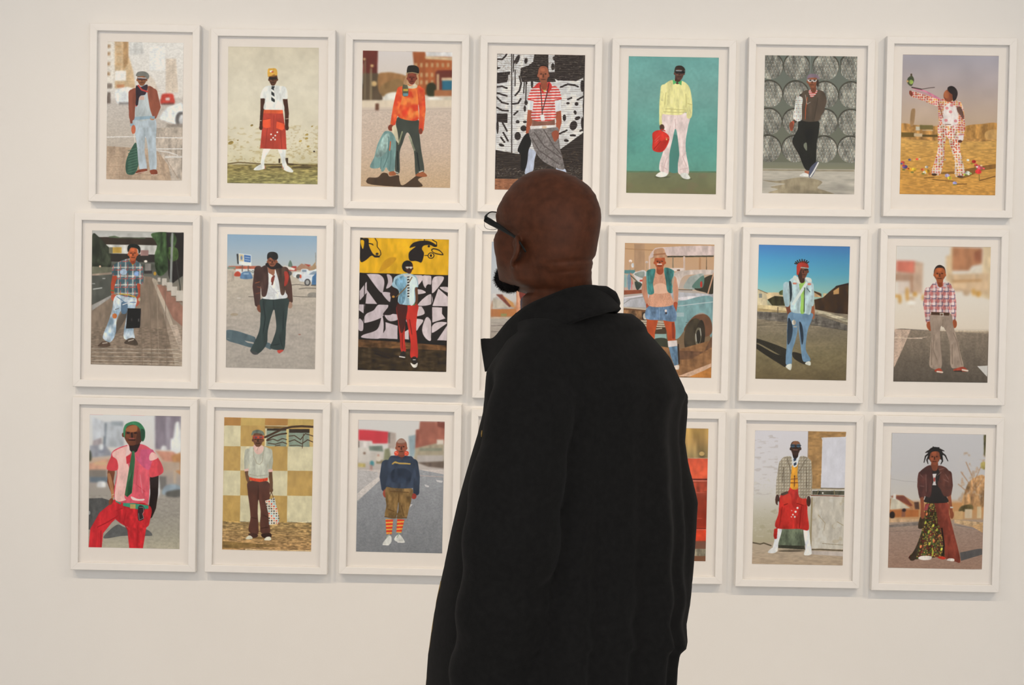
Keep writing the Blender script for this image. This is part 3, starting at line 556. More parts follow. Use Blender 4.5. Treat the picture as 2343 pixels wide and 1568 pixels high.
def art_25():
    c = Print((183,172, 953,187, 920,1326, 165,1310), 'c39a78')
    c.g(170,'c49a72', 400,'c59d7c', 560,'b7a79c', 720,'a89c94', 960,'7a6248', 1330,'96704f')
    c.r('b08b6c',262,180,352,410).l('a67d58',6,'183 220 450 235').s('d2bab2','395 280 430 230 500 208 948 198 946 278 560 280 400 300').p('4a4434','545 282 946 278 946 290 545 294')
    c.r('d6b8a8',388,280,400,400).r('d0b4a4',684,284,700,405).r('5a4c3a',875,290,886,400).r('8a7a64',590,290,600,400).r('b88a64',815,295,835,400).e('e2ccc0',230,325,14,12).e('d8d4d4',250,362,12,20).l('a8907c',5,'230 330 228 420').e('d8c4b8',370,335,14,10).l('a8907c',5,'370 340 370 400')
    c.r('5a8484',178,402,270,432).r('8fa8a4',178,440,200,560).r('c0a090',178,550,300,580).p('8c4a30','176 575 330 570 330 600 176 612').s('d8d0cc','255 440 300 412 360 410 400 520 320 520').s('8a9088','265 440 300 420 350 418 340 470').s('39423a','270 500 330 520 300 570 280 560').s('7a8e9c','205 450 235 445 230 560 210 560').l('c07a60',10,'232 430 250 520').l('c86a70',7,'242 500 242 565').l('b8a49a',6,'262 530 262 565').l('4e5444',8,'235 450 310 520').r('c84a3a',310,485,340,500).r('dcc8bc',540,385,690,412).r('6a4a38',630,398,655,410)
    c.s('cfbcb0','600 440 700 405 945 402 945 440 700 450 640 560 610 560').s('9fa39c','690 560 730 470 780 445 860 440 820 560').s('3a3326','780 560 850 480 945 450 940 600 860 590').s('5a7468','760 550 800 490 860 450 850 550').e('c03a30',838,525,10,28).l('c8a88c',7,'640 560 780 575 870 600').l('5a4a3a',6,'640 570 760 572').l('c8987a',12,'945 430 890 620')
    c.p('b5b0b2','172 640 400 600 640 590 940 610 940 650 640 680 400 720 172 716').l('dcd0d0',12,'180 640 330 620').l('8a8480',5,'172 690 230 650 350 630').s('d8cccc','640 640 760 625 890 630 700 660')
    c.s('7b9a9a','600 700 700 660 940 640 928 960 900 930 880 790 820 770 740 830 690 920 640 985 610 960').l('c2c6c4',6,'640 710 800 690 935 675').r('a3b4b4',610,765,690,800)
    c.p('6e4a30','172 725 372 745 370 830 300 835 172 750').l('c9b49a',8,'172 722 372 738').e('3a2c22',350,795,24,36).e('d4c4b4',358,797,18,28).p('7d5a3c','172 740 330 750 330 830 172 830',.5)
    for y in (830,850,870,890): c.l('cfc0a8' if y%40 else '5a4030',8,(240,y,530,y+18))
    c.r('8fa8a0',430,945,540,990).r('4a3a2a',440,890,540,948).l('d8c8b0',8,'455 905 500 900').s('3a3a2c','440 990 540 990 560 1080 470 1040')
    c.s('6e4a34','690 920 760 810 830 780 890 790 925 850 925 940 870 970 830 900').e('3f3526',775,975,84,162,6,.3).e('332a20',828,970,40,142,4,.3).e('6e6450',810,970,28,78,4).e('2c261e',812,972,18,58).l('b8b0a0',8,'790 950 795 1010').l('b8b0a0',6,'828 900 834 960')
    for y in range(850,1120,16): c.l('53473a',3,(705,y,775,y+4))
    c.p('8d6340','480 1050 640 1080 930 1000 920 1326 165 1312 300 1150',.2).p('6a4a34','640 1090 860 1100 930 960 930 1060 760 1160 640 1170',.2).p('caa286','640 1310 920 1200 920 1230 760 1315').p('c07c3c','730 1318 920 1235 920 1326',.1)
    c.n(.06,40,12,165,1000,930,1330)
    c.limb('c4876a','360 480 50 350 580 46 375 680 30').limb('c98f72','600 480 52 620 580 46 620 690 32').limb('a3492c','618 690 34 612 750 26').limb('a3492c','378 700 26 382 740 20')
    c.limb('b04c26','420 830 96 405 930 76 400 1050 70').limb('b04c26','560 830 92 580 920 76 585 1010 62').limb('8a3820','596 860 22 600 980 24',.1)
    c.p('dccbc4','550 1008 630 1002 634 1050 556 1062',.08).p('69839a','560 1060 632 1052 652 1200 610 1230 580 1150',.3).l('3a2a20',14,'640 1040 648 1200').s('d8c4b4','600 1225 645 1215 645 1250 620 1252')
    c.s('69809a','392 708 590 698 620 835 500 830 365 815',.3).l('8499ae',4,'478 715 480 820').l('4e6480',4,'470 715 470 825').e('d8c8c0',535,750,10,12).e('3a3030',537,770,8,10)
    c.s(dots('d8a183',('c07c60',),9,9,.3,4),'435 410 525 405 560 480 570 590 592 700 390 708 400 590 400 480',.1).s('e0b095','440 530 520 520 560 590 430 600',.05)
    c.s('3f7671','372 410 440 392 440 440 425 520 432 600 380 600 368 480',.35).s('3f7671','522 385 600 405 602 440 585 500 592 592 550 585 535 500',.35).l('7db0a8',5,'370 420 380 595').l('7db0a8',5,'604 415 586 590')
    c.limb('9c4a2c','484 380 56 484 412 60').face('a7522f',482,335,46,62,.5).l('e8d4c8',9,'462 352 498 352').s('b98c6c','405 302 428 285 432 235 470 218 515 218 530 260 548 288 520 296 440 300').l('a06c4c',12,'432 272 528 262')
    return c

def art_26():
    c = Print((172,185, 931,195, 895,1317, 138,1300), '7d7058')
    c.g(180,'4a7ab4', 300,'4f94bc', 430,'5fa6bc', 540,'86b6b4', 620,'9ab8a8', 690,'a89878', 760,'877864', 900,'82745e', 1100,'7f7050', 1320,'66563a')
    X = c.X; c.A = c.A * (1 + ((.5 - (X-140)/790) * .12 * (c.Y < 600)))[..., None]
    c.p('d8c49e','160 555 225 580 240 610 240 690 155 690').p('d9bd92','225 582 330 580 390 605 390 640 240 640').r('8a8a80',168,590,195,625).p('3f3a22','240 640 300 610 370 615 400 690 280 690',.6).s('5a6038','340 575 375 560 385 595 345 600',.5).l('7a5a3a',5,'160 555 240 588')
    c.p('d8c090','155 685 300 690 420 715 400 740 155 712').p('b59a6c','155 712 400 735 400 748 155 738').l('6a5a44',8,'328 705 326 750')
    c.p('c9a070','620 565 680 580 690 620 622 615').p('4a3622','615 560 690 590 692 615 625 575').p('d0b88c','705 585 745 588 740 622 705 620').p('3e2a1a','705 620 760 570 810 530 918 500 912 760 800 750 640 720 630 640',.4).p('b98c58','790 565 838 535 836 590 790 596',.1).p('2a1c14','808 525 918 498 918 515 808 535')
    c.p('b0a288','630 720 700 735 912 800 908 830 700 760 630 745').p('6b6258','155 740 420 755 640 760 905 850 905 900 600 850 400 830 155 800',.3).n(.16,60,8,150,735,910,870).l('57503f',4,'800 878 905 900').l('5d5646',4,'600 850 700 858')
    c.n(.07,12,8,138,740,910,1320).n(.07,120,60,138,850,910,1320)
    c.s('2f2a20','150 965 390 1050 400 1110 380 1120 180 1010 150 1000',.1).s('2c271e','150 1010 300 1090 400 1120 395 1200 330 1170 150 1050',.1).s('2c271e','450 1078 530 1100 560 1165 540 1178 460 1130',.1)
    c.limb('7d4630','410 690 40 420 740 34 432 790 26').limb('9c5c3e','612 680 34 620 740 28 622 790 20')
    c.s('6f8ba2','430 745 605 750 612 800 580 880 565 960 560 1060 598 1140 560 1160 530 1140 515 1020 500 900 495 830 490 900 470 990 445 1070 440 1180 400 1185 390 1150 400 1000 405 850').s('2b3540','412 800 440 830 450 900 430 990 405 1000',.2).s('2b3540','505 830 530 860 540 960 525 1010',.2)
    c.e('c8b9a4',460,830,16,22,0,.6).e('b8b4a4',470,866,14,6)
    c.limb('a7bcc0','400 520 56 395 600 54 405 680 42').limb('b8cac8','600 520 50 612 600 40 612 680 30')
    c.s('b3c5c6','430 475 480 450 560 455 610 490 622 560 600 750 550 755 440 740 430 640 400 560',.22).s('2f3a40','420 490 440 500 445 600 430 660 425 560',.2)
    c.s('9ac05c','505 490 555 480 550 620 548 745 515 745 520 620',.12).l('d8dcd4',24,'565 505 520 575 455 675').l('2c3634',6,'550 540 546 740').e('c87a64',468,505,18,8).e('c87a64',590,510,16,10).l('2f3a3a',5,'570 545 595 575')
    c.s('d8d8cc','455 450 480 440 515 500 500 505 465 475',.05).s('d8d8cc','555 455 600 460 610 490 580 490',.05).limb('3f281e','525 440 60 530 480 44').face('6b3f2c',540,400,40,62,.5).s('3f281e','490 380 520 390 530 460 500 440',.1)
    c.s('b53a2c','485 400 488 350 520 322 560 322 582 352 580 375 530 365 500 430 485 430',.15).l('b9b8b0',8,'520 372 580 378').e('3a3028',565,388,18,9)
    for a in range(-80,70,20): c.l('2a221c',9,(530+44*math.sin(math.radians(a)),345-18*math.cos(math.radians(a)),530+62*math.sin(math.radians(a)),345-40*math.cos(math.radians(a))))
    c.s('e0dccc','390 1200 410 1180 440 1178 438 1215 425 1228').s('e0dccc','552 1172 575 1155 598 1160 596 1188 570 1185')
    return c

def art_27():
    c = Print((187,160, 977,163, 943,1300, 160,1287), 'e2d3c4')
    c.g(155,'dcd2c8', 560,'e4d6c6', 860,'e0cdb8', 870,'8d7d6c', 1100,'75695a', 1300,'5f5642')
    c.p('cf7560','185 282 340 282 355 350 340 385 183 375').p('c4a690','183 370 340 385 340 450 180 450').p('caa88e','340 285 410 300 400 560 330 540').r('b59078',180,390,330,450).r('d8c4b4',200,450,300,560).r('b0866a',300,400,328,550)
    c.p('b77d58','645 163 905 170 900 305 820 320 790 360 645 362').p('9a5f44','840 200 905 180 900 290 830 280').p('d8b890','640 165 655 165 650 480 600 440 600 240 635 230').p('dcc09a','905 163 977 163 965 600 900 580').p('e0d0bc','790 360 900 310 900 420 790 420')
    c.p('d3b18c','640 390 960 380 960 560 640 520').p('bd8f62','650 440 900 430 900 450 650 460')
    for x,y,a,b in ((275,560,14,60),(215,600,14,40),(310,620,30,40),(340,560,20,20),(190,575,20,12),(700,520,40,14),(770,540,30,30),(870,555,24,26),(830,540,14,30),(410,585,14,26)): c.e('d09a50' if a<25 else 'c9a684',x,y,a,b)
    c.e('e6dccf',310,630,34,24).blur(12)
    c.p('7d6f62','172 850 230 845 440 858 955 888 943 1300 160 1287',.08); m_ = (c.Y > 860)
    c.A = np.where(m_[..., None], c.A * (1.1 - .42*np.clip((c.Y-860)/440,0,1))[..., None] * np.array([1.02,1.0,.96]), c.A)
    c.p('c6a892','172 850 305 855 240 1010 165 1170 163 1120',.1).l('d8c0a8',6,'168 922 280 925 400 928').l('cdb09a',5,'300 928 440 915')
    c.n(.08,10,8,160,860,950,1300).p('d6ccc2','858 1160 945 1155 940 1250',.05)
    pl = plaid('d6b6b0','b85a54','e6d4cc','4f4660',52,60)
    c.limb(pl,'450 530 58 436 640 54 452 780 44').limb(pl,'645 530 54 662 640 50 665 760 36').e('a3522f',465,825,26,40,-20).e('a3522f',670,805,20,36)
    c.s('a18a78','475 715 630 715 660 820 695 950 725 1080 745 1165 690 1175 640 1165 632 1040 625 950 590 850 555 830 550 950 560 1170 465 1165 465 1050 475 900')
    for s in ('500 900 490 1020 525 1110','575 770 570 830','660 880 690 950 730 1150','650 980 650 1140','480 960 478 1150'): c.l('84705f',7,s)
    c.s(pl,'480 480 520 455 590 458 640 475 660 560 632 640 628 715 475 712 470 620 440 560',.16).p('c9c0c4','515 458 550 500 530 510',.05).p('c9b8b8','590 460 575 495 610 500',.05)
    c.p('4a3020','475 706 628 712 626 736 475 730',.08).r('c4b8a8',548,714,580,742).r('6a4a38',554,720,574,736)
    c.limb('8f4426','548 440 56 552 478 44').face('a4562f',548,392,46,68,.5,hair='2e2019').s('2e2019','503 370 515 330 550 318 585 332 596 368 575 340 520 342')
    c.s('a5442f','505 1190 545 1176 568 1200 560 1218 510 1205').s('a5442f','665 1185 740 1165 780 1195 770 1206 670 1200').l('e0c9b4',13,'525 1205 568 1210').l('e0c9b4',14,'735 1190 778 1198').r('3a2c24',668,1196,730,1206)
    return c

def art_31():
    c = Print((207,180, 967,190, 945,1297, 185,1288), 'cfc8c0')
    c.g(175,'dfdad6', 460,'dcd2c8', 560,'c9ab94', 720,'a99a90', 840,'a79c90', 1000,'a0968a', 1180,'a89e8c', 1300,'b8ac94')
    c.p('b9b9bb','330 240 485 240 490 450 330 450').p('a2a6aa','385 235 485 235 485 275 385 270').p('7e848c','320 250 345 250 335 440 315 430').p('b2a4a4','240 350 300 350 310 450 225 450').p('c9c8ca','225 200 330 240 330 360 230 400').p('9c9aa0','205 440 330 430 400 520 205 540').r('8a8a94',280,440,330,500).e('dcdad8',298,450,20,26)
    c.p('8d8088','750 187 965 190 950 470 740 465').p('a0949c','840 190 880 190 870 470 830 470').s('e3dfdc','900 370 915 260 935 235 952 260 960 480 885 490 880 380').r('d8d2d0',740,190,750,470).e('e6e0dc',822,460,24,26)
    c.p('cb8f78','745 475 900 485 955 520 955 570 820 565').p('c08a5c','880 520 960 490 960 680 920 650').r('b9a08c',790,570,955,640).s('4a4c3c','196 480 215 500 215 560 196 560').p('cf9a80','196 590 340 550 400 560 380 640 196 640').r('d8b088',240,575,350,600).r('c9a23c',210,670,270,702).r('857a70',196,640,340,700).r('6d757c',200,700,360,745).s('ded8d4','262 760 275 738 325 738 335 770 325 785 265 785')
    c.r('77706a',780,690,840,800).s('96a0a8','800 830 830 770 890 755 950 770 955 840 850 850').s('6a6660','840 820 955 800 955 860 850 860').s('dcd8d4','700 740 770 700 780 850 700 880').r('c0a890',900,640,920,750)
    c.blur(8)
    c.p('5a5754','190 880 300 875 370 895 372 930 300 1000 200 1140 186 1140',.12).e('a8a4a0',195,1000,8,16).s('615f5c','310 1210 420 1100 500 1120 660 1130 720 1180 660 1190 480 1190',.08)
    c.n(.05,20,14,185,850,960,1300)
    c.limb('7d452c','380 660 62 372 740 50 400 830 44').s('b07850','350 690 375 680 400 810 395 880 375 930 365 920 380 860').limb('2a1d18','738 690 74 738 830 66 722 950 60 700 1020 44')
    c.limb('d02f34','420 960 120 330 1040 130 255 1150 110 240 1300 108').limb('c92b30','570 960 210 590 1100 165 582 1300 112',.2).s('c92b30','395 890 690 930 700 1060 660 1120 500 1110 380 1010',.2)
    for s in ('440 1020 340 1080 260 1120','500 1000 480 1080 520 1150','470 960 420 980','600 1100 590 1280','290 1150 290 1280'): c.l('a92227',8,s)
    c.p('3c9272','415 893 690 935 688 962 600 968 480 940 415 905',.08).r('b59a5c',535,925,582,962).r('c92b30',458,900,478,935)
    c.s('db5a66','400 480 520 430 640 425 720 470 770 530 815 655 705 698 705 640 690 900 640 912 410 890 430 640 345 635 372 560',.12)
    c.s('efb9ae','400 490 520 440 545 490 510 560 530 640 490 850 500 890 410 885 432 680 430 600 400 540',.1).s('d8434a','430 560 432 640 345 635 375 540 390 530',.15).s('dd4a52','770 540 815 655 706 698 710 600',.15).s('d05a78','600 480 730 470 720 560 690 640 600 560',.1).s('efb9ae','725 490 770 520 760 545 705 560 700 520',.1).s('efd0c8','545 860 600 880 655 880 640 896 560 890',.05).l('c84450',6,'600 640 590 760 660 820').l('e08890',5,'620 680 640 830')
    c.p('f0c8c0','520 420 555 485 500 530',.06).p('d8586a','635 420 572 490 615 555',.06).limb('2d1c17','575 420 96 570 460 70').p('c8323c','505 530 545 505 550 570 510 590',.05)
    c.p('3c6a44','556 480 576 482 580 560 552 830 512 866 492 848 535 600',.15).p('274a30','560 640 548 830 512 866 520 760',.1)
    c.face('6e3d26',556,340,72,96,.45).s('a8663e','500 300 560 268 600 275 590 320 520 320',.05).s('4f2c1f','606 320 632 330 634 400 592 428 590 380',.05).l('9a4f44',11,'536 378 572 378').s('3d7f55','484 330 500 265 560 236 620 246 662 300 664 370 640 400 622 300 580 264 530 270 505 300 496 370').s('2a4a34','630 300 662 310 660 370 635 395',.1)
    c.e('7d452c',375,905,16,30,20).s('33292a','605 945 640 938 655 965 640 1000 650 1040 630 1060 602 1052',.05).l('b8aaa4',3,'612 950 645 950 650 990 638 1005 648 1040 612 1058 606 1000').l('d8c49c',4,'382 850 405 842')
    return c

def art_32():
    c = Print((197,165, 940,182, 915,1282, 172,1271), 'd8c8a0')
    c.g(160,'d9c9a0', 1030,'d3c399', 1040,'a8895a', 1290,'b0875a')
    T, L = 'c09a5a', 'd9cba6'
    xs = [165,336,538,728,945]; ys = [160,232,405,608,816,1036]
    for j in range(5):
        for i in range(4):
            k = T if (i + j) % 2 == 0 else L
            if j == 0: k = 'b5834a' if i % 2 == 0 else 'c9a763'
            x0, x1 = xs[i] - j*2.5, xs[i+1] - j*2.5
            c.p(k,(x0,ys[j],x1,ys[j]+2,x1-4,ys[j+1]+6,x0-4,ys[j+1]),.06)
    c.n(.03,60,60,170,160,940,1040)
    c.p('8c9684','550 258 905 265 905 410 545 404',.1).p('d2b878','712 260 732 260 732 408 712 408',.05).p('cfae70','905 240 938 240 935 408 910 408',.05).r('3a2e24',552,258,712,275).r('3a2e24',736,262,905,292).p('8a6a3c','535 236 730 240 730 260 535 256')
    D = '4a3526'
    c.l(D,17,'535 330 600 300 680 262 760 243 840 238 937 243').l(D,13,'550 355 600 322 660 305 712 298').l(D,7,'555 360 600 345 640 360 680 340 715 350').l(D,7,'560 380 620 388 680 370 715 384').l(D,7,'735 320 780 315 830 350 870 300 905 310 935 320').l(D,7,'735 365 780 350 840 385 890 350 935 370').l(D,5,'855 300 845 420').l(D,6,'620 402 660 395').l(D,5,'740 400 800 396 850 405')
    c.n(.28,24,7,172,1030,920,1290).p('8a6c40','175 1200 400 1215 660 1240 175 1262',.2).n(.1,90,20,172,1040,920,1290)
    for s in ('200 1120 320 1100','230 1160 360 1140','600 1100 900 1090','640 1150 900 1160','300 1240 620 1230','180 1250 300 1262'): c.l('8d6c42',4,s)
    c.p('d8b88c','370 1262 560 1270 915 1270 915 1282 360 1274',.2).e('8a6a40',480,1172,110,10)
    c.limb('6b4a34','380 620 30 388 680 26 402 710 22').limb('6b4a34','575 620 36 584 700 28 584 770 26')
    c.s('5d3a2f','398 700 556 700 572 800 565 900 560 1000 572 1125 500 1130 490 1050 495 950 478 850 470 950 475 1050 470 1140 395 1115 410 1000 400 880 388 780')
    for s in ('476 730 474 850','420 1000 460 1010','520 980 560 1000','500 1090 560 1080'): c.l('40271f',6,s)
    c.p('dd4a2c','402 665 556 668 556 692 490 704 402 688',.1).l('b03a22',4,'450 670 450 700').l('b03a22',4,'520 672 522 696')
    c.limb('bdb9a6','390 450 50 380 520 42 378 590 34').limb('bdb9a6','570 450 52 580 530 42 575 590 36').p('e3b4a8','360 598 398 590 396 612 362 616',.05).p('e3b4a8','552 600 598 596 598 618 556 622',.05)
    c.s('c2beac','395 430 440 405 520 405 575 430 590 480 556 560 556 665 402 660 402 560 372 490',.14).s('e3b9aa','440 400 515 400 520 440 495 470 465 470 442 440',.08).l('a39f8c',5,'405 640 470 655 550 645')
    c.l('a59a80',4,'438 420 440 490 465 550 490 558 512 530 522 440').p('e6bdb0','440 390 480 412 460 440 442 420',.05).p('e6bdb0','510 395 482 412 505 440',.05).l('b08878',3,'478 412 468 440')
    c.face('6b4430',476,350,44,60,.5).r('c04a34',438,320,524,342).e('5a4a54',458,328,14,9).e('5a4a54',500,328,14,9).l('d0563c',6,'432 322 526 322').s('73796a','422 305 435 278 480 268 520 285 528 315 500 302 450 298 426 316',.3)
    c.e('6b4a34',584,770,16,20).l('6a4a34',6,'570 830 585 785 605 840').p(checks('e3ddcc',('d0503c','5a4a40','8fb0b4','e0906a','7a6a5a'),20,20,.62),'533 860 612 832 650 1000 648 1052 565 1060 558 960',.12)
    c.s('4a3028','390 1140 430 1130 470 1145 462 1165 430 1170').s('e4dcc4','370 1172 400 1150 425 1165 420 1180 375 1182').s('3a2620','500 1140 575 1130 580 1165 520 1170').s('e4dcc4','525 1180 545 1162 575 1162 578 1188 530 1190')
    return c

def art_33():
    c = Print((182,186, 902,201, 880,1300, 163,1284), 'b0aaa6')
    c.g(180,'d6cec8', 420,'d8d0c8', 560,'c2b4aa', 660,'b0a49e', 800,'a09a98', 1100,'8d8b8c', 1300,'858687')
    c.p('cc4048','183 266 290 272 430 285 425 382 300 382 295 360 183 355',.06).p('dcd0c8','188 360 300 370 300 415 182 412').p('7c8478','270 405 380 400 390 450 270 440').r('d6cabf',185,420,272,535).r('cbbfb4',280,450,385,545).r('5a4a40',180,360,188,415).p('b7a59a','430 285 495 296 495 430 430 420').r('6a645c',432,290,445,380).e('7a5a48',232,463,10,9).e('b0705a',348,482,8,9)
    c.p('a26352','695 198 902 202 900 390 800 400 700 440 655 470 665 270 690 262').p('7a4438','840 200 902 203 900 260 840 240').p('9c5a4a','660 270 690 262 680 470 655 480').p('9aa8ac','600 320 660 310 650 490 610 500').p('a89880','660 420 830 380 895 385 895 540 640 530').r('d8c8b8',835,350,895,390).r('8d8c78',690,420,880,445).r('b8aca4',670,480,890,540).p('6d5c50','670 540 895 530 895 590 760 575')
    c.s('4a8288','280 535 295 525 312 540 305 570 280 560').r('b08a80',278,560,300,605).p('b8a468','178 545 240 550 240 580 178 578').r('8a7a5c',330,520,440,550).e('d8c8b8',350,510,22,24).p('8c8a6c','400 430 440 420 460 540 390 540')
    c.blur(6)
    c.p('c2b6ae','345 640 360 690 172 860 172 800',.05).p('a8a09c','175 600 340 620 345 660 172 790',.05).p('8c8a8b','360 690 640 590 895 640 880 1300 163 1284 172 870',.04)
    m_ = c.Y > 600; c.A = np.where(m_[..., None] , c.A * (1.12 - .2*np.clip((c.Y-600)/700,0,1))[..., None], c.A)
    c.p('d0c8c4','600 892 635 888 622 906 598 922',.05).p('ccc4c0','732 722 772 735 768 748 740 742',.05).p('ccc4c0','828 684 885 694 880 710 838 702',.05).l('b8a49c',6,'690 650 890 660').n(.05,10,8,163,600,900,1300)
    c.limb('343c4a','415 560 84 392 660 66 398 755 50').limb('343c4a','640 550 78 664 660 60 664 790 50').e('9c4a3a',410,798,24,36).e('9c3f34',644,822,22,24)
    c.s('86673f','425 740 622 755 625 840 600 940 580 1000 500 1005 515 940 516 870 505 940 495 1005 405 990 415 900 408 830',.3)
    for s in ('520 780 518 870','430 930 480 950','540 900 560 985','450 780 600 790'): c.l('654a2a',7,s)
    so = hstripe('d8452c','e2b04a',29,.62,.05,4)
    c.p(so,'408 1012 472 1016 460 1140 415 1140',.1).p(so,'505 1012 566 1018 540 1128 498 1124',.1).l('6a5034',8,'402 992 490 1004').l('6a5034',8,'505 1000 585 1002')
    c.s('3a4252','440 500 490 482 590 486 640 505 690 640 640 720 625 755 420 742 425 660 400 620',.22).s('2f3746','470 600 600 600 610 700 460 700',.3)
    c.l('b39048',12,'466 552 490 535 520 548 612 552').l('c9a458',7,'475 540 500 545 560 545 610 550')
    c.limb('84402f','540 455 70 540 485 54').face('93523c',540,415,44,66,.5,hair='8c6a58').e('8f5f4c',540,370,36,22).s('a98474','505 372 520 350 560 350 575 368 540 378',.05)
    for x in (499,583): c.e('dd5138',x,464,19,21).e('ee8f70',x-5,457,5,5).e('ee8f70',x+6,468,4,4)
    c.s('2f3746','470 490 520 490 540 500 580 488 610 492 600 505 480 505',.1)
    c.s('d8d2c8','384 1222 410 1180 440 1150 458 1165 456 1205 430 1230').l('a3aa98',9,'418 1165 440 1140').s('d8d2c8','480 1185 500 1150 530 1145 566 1195 560 1210 520 1208').l('a3aa98',9,'505 1165 520 1135').l('f0e6da',7,'386 1226 432 1230').l('f0e6da',7,'510 1206 565 1206')
    return c

def art_34():
    # hidden behind the visitor: a plain picture in the manner of its neighbours
    c = Print((0,0, 700,0, 700,1060, 0,1060), 'b9b2a6')
    c.g(0,'b7c2c8', 480,'d2cbbf', 520,'a89c8c', 1060,'8d8272').n(.05,60,20)
    c.limb('3d4a5c','320 520 110 310 760 90 300 960 80').limb('3d4a5c','390 520 110 410 760 90 420 960 80').s('7d8a5c','260 280 440 280 470 540 240 540').face('6b4430',350,220,44,60)
    return c

def art_35():
    c = Print((-465,174, 296,187, 270,1295, -485,1282), 'a8352a')
    c.g(170,'b08a4c', 300,'a98550', 425,'8d7850', 433,'dc5a3c', 600,'e8603c', 606,'7a2c20', 615,'c85a40', 630,'98422a', 1000,'94301f', 1030,'e04a2c', 1120,'de492c', 1130,'7a5040', 1300,'83583f')
    c.n(.25,60,200,-490,170,300,430).e('c9a468',240,395,22,18).l('a8b08a',5,'-470 432 292 432').l('5a2018',7,'-470 608 290 612').l('d87860',9,'-470 618 288 622').p('a8442c','150 640 286 630 284 700 230 720 150 720',.2).l('c05a44',5,'100 720 260 720').l('7d2a1c',9,'-480 1000 275 1020').l('d8604a',8,'-480 1022 275 1030').r('a0927a',-480,1190,272,1250,.3).l('c85840',4,'180 935 240 935').n(.08,30,40,-490,430,300,1130)
    c.limb('4a5a6a','-120 600 130 -130 900 100').limb('4a5a6a','-20 600 130 0 900 100').s('d8d0c0','-180 330 40 330 60 640 -190 640').face('6b4430',-70,270,48,64)
    return c

def art_36():
    c = Print((170,160, 927,180, 911,1297, 154,1273), 'd0c6bc')
    c.g(155,'d8d0d2', 600,'d6cdc9', 760,'cfc5b8', 900,'bdb29c', 1090,'b3a588', 1100,'b9a58e', 1300,'b49a80')
    c.n(.5,50,16,155,200,360,700,'b8aca6').n(.6,60,40,154,700,420,1090,'a99c80').n(.4,22,12,154,560,400,1050,'c9bfae')
    c.p('a98050','612 172 927 180 922 220 720 225 728 250 720 650 640 650 612 400',.1).n(.1,30,14,612,170,930,650).p('d6d0d4','732 228 925 220 918 646 722 642',.04).l('7a5a3c',4,'612 172 608 400')
    c.p('b8a68c','640 650 918 648 916 664 640 660').p('4a4638','650 668 916 672 916 706 650 700',.5).l('8a7a5a',7,'700 668 690 700').l('8a7a5a',7,'832 668 836 704').e('d8d0c4',737,688,7,8).l('7a4a34',8,'640 706 916 716').l('3a3024',5,'720 646 916 652')
    c.p('c8bcac','640 718 916 718 912 1160 650 1150',.1).n(.4,60,60,650,720,916,1150,'b09c7c').n(.5,40,60,650,740,916,1150,'d8d0c4').l('9a8866',12,'648 730 640 1130').l('a08c6c',5,'860 930 910 960').l('a59070',4,'700 870 760 940 750 1000').l('9a8a70',5,'740 1110 910 1125')
    c.s('6a705a','380 1000 450 960 590 980 590 1130 380 1130',.3).p('3f3c30','370 1118 590 1128 596 1160 370 1142',.2)
    c.l('5f5340',11,'158 1095 220 1108 250 1100 310 1122').l('5f5340',10,'650 1160 720 1160 800 1165 910 1172').n(.07,40,10,154,1150,912,1300).e('6f6150',480,1168,110,10).p('c0b0a4','640 1170 912 1180 912 1220 650 1200',.1)
    c.s('e6e2e4','350 990 400 985 372 1100 365 1150 325 1150 338 1080').s('e6e2e4','580 990 622 990 640 1110 648 1180 600 1180 595 1120')
    sk = 'c03028'
    c.s(sk,'460 640 532 640 600 730 612 860 622 992 540 985 350 972 370 850 385 700',.22).p('b82c24','335 985 365 972 358 1065 340 1068 330 1040',.2).l('8d1f1a',8,'560 800 545 975').l('8d1f1a',6,'400 800 380 960').s('c83a2c','400 722 460 690 476 770 415 780',.12).s('c83a2c','530 722 590 735 600 785 525 770',.12).l('801c16',7,'415 784 445 774').l('801c16',6,'522 772 575 788')
    for x,y,a in ((528,810,9),(512,842,9),(490,866,7),(506,884,8),(478,884,5),(480,832,4)): c.e('e0d8d0',x,y,a,a)
    c.s('e09a30','470 480 535 420 535 635 465 635',.2).l('8a4a1c',8,'470 600 530 600').l('8a4a1c',6,'470 570 530 566').l('6a3a20',6,'500 540 500 630').e('5a3a20',500,545,6,6)
    tw = plaid('b0a18a','9c8c76','cfc4ae','5f5244',23,26)
    c.limb(tw,'400 440 62 378 570 54 368 690 44',.12).limb(tw,'610 430 58 622 560 54 624 690 42',.12)
    c.s(tw,'385 410 470 380 478 440 470 540 455 660 380 695 385 600',.14).s(tw,'540 385 630 415 636 600 606 722 540 715 530 600 525 520',.14).l('6a5c4c',5,'440 400 472 520').l('6a5c4c',5,'590 410 530 520').l('5a4c3c',5,'596 470 600 640').l('5a4c3c',5,'408 470 400 590').s('4f4034','390 690 440 670 445 690 400 705')
    c.p('e2e0e0','470 370 545 370 520 460 490 470',.05).p(hstripe('2f3a4c','dcdad4',38,.6,.5),'490 400 512 400 516 470 494 470',.05).p('232a36','484 384 524 384 512 402 496 402')
    c.limb('2f1f19','505 345 56 506 372 46').face('3f2a21',506,312,42,60,.6).s('8a5a40','475 275 500 252 535 262 540 285 500 280',.05).e('40576a',484,292,18,14).e('40576a',530,292,18,14).l('2a2a30',6,'466 288 550 290').l('7d5040',8,'490 325 522 326')
    c.e('4a3026',360,740,18,44).e('4a3026',620,755,18,44).e('d8d0c8',368,768,6,16)
    c.s('e6e0da','284 1178 320 1140 362 1140 364 1168 330 1186').s('e6e0da','586 1200 605 1150 640 1150 650 1195 620 1208')
    return c

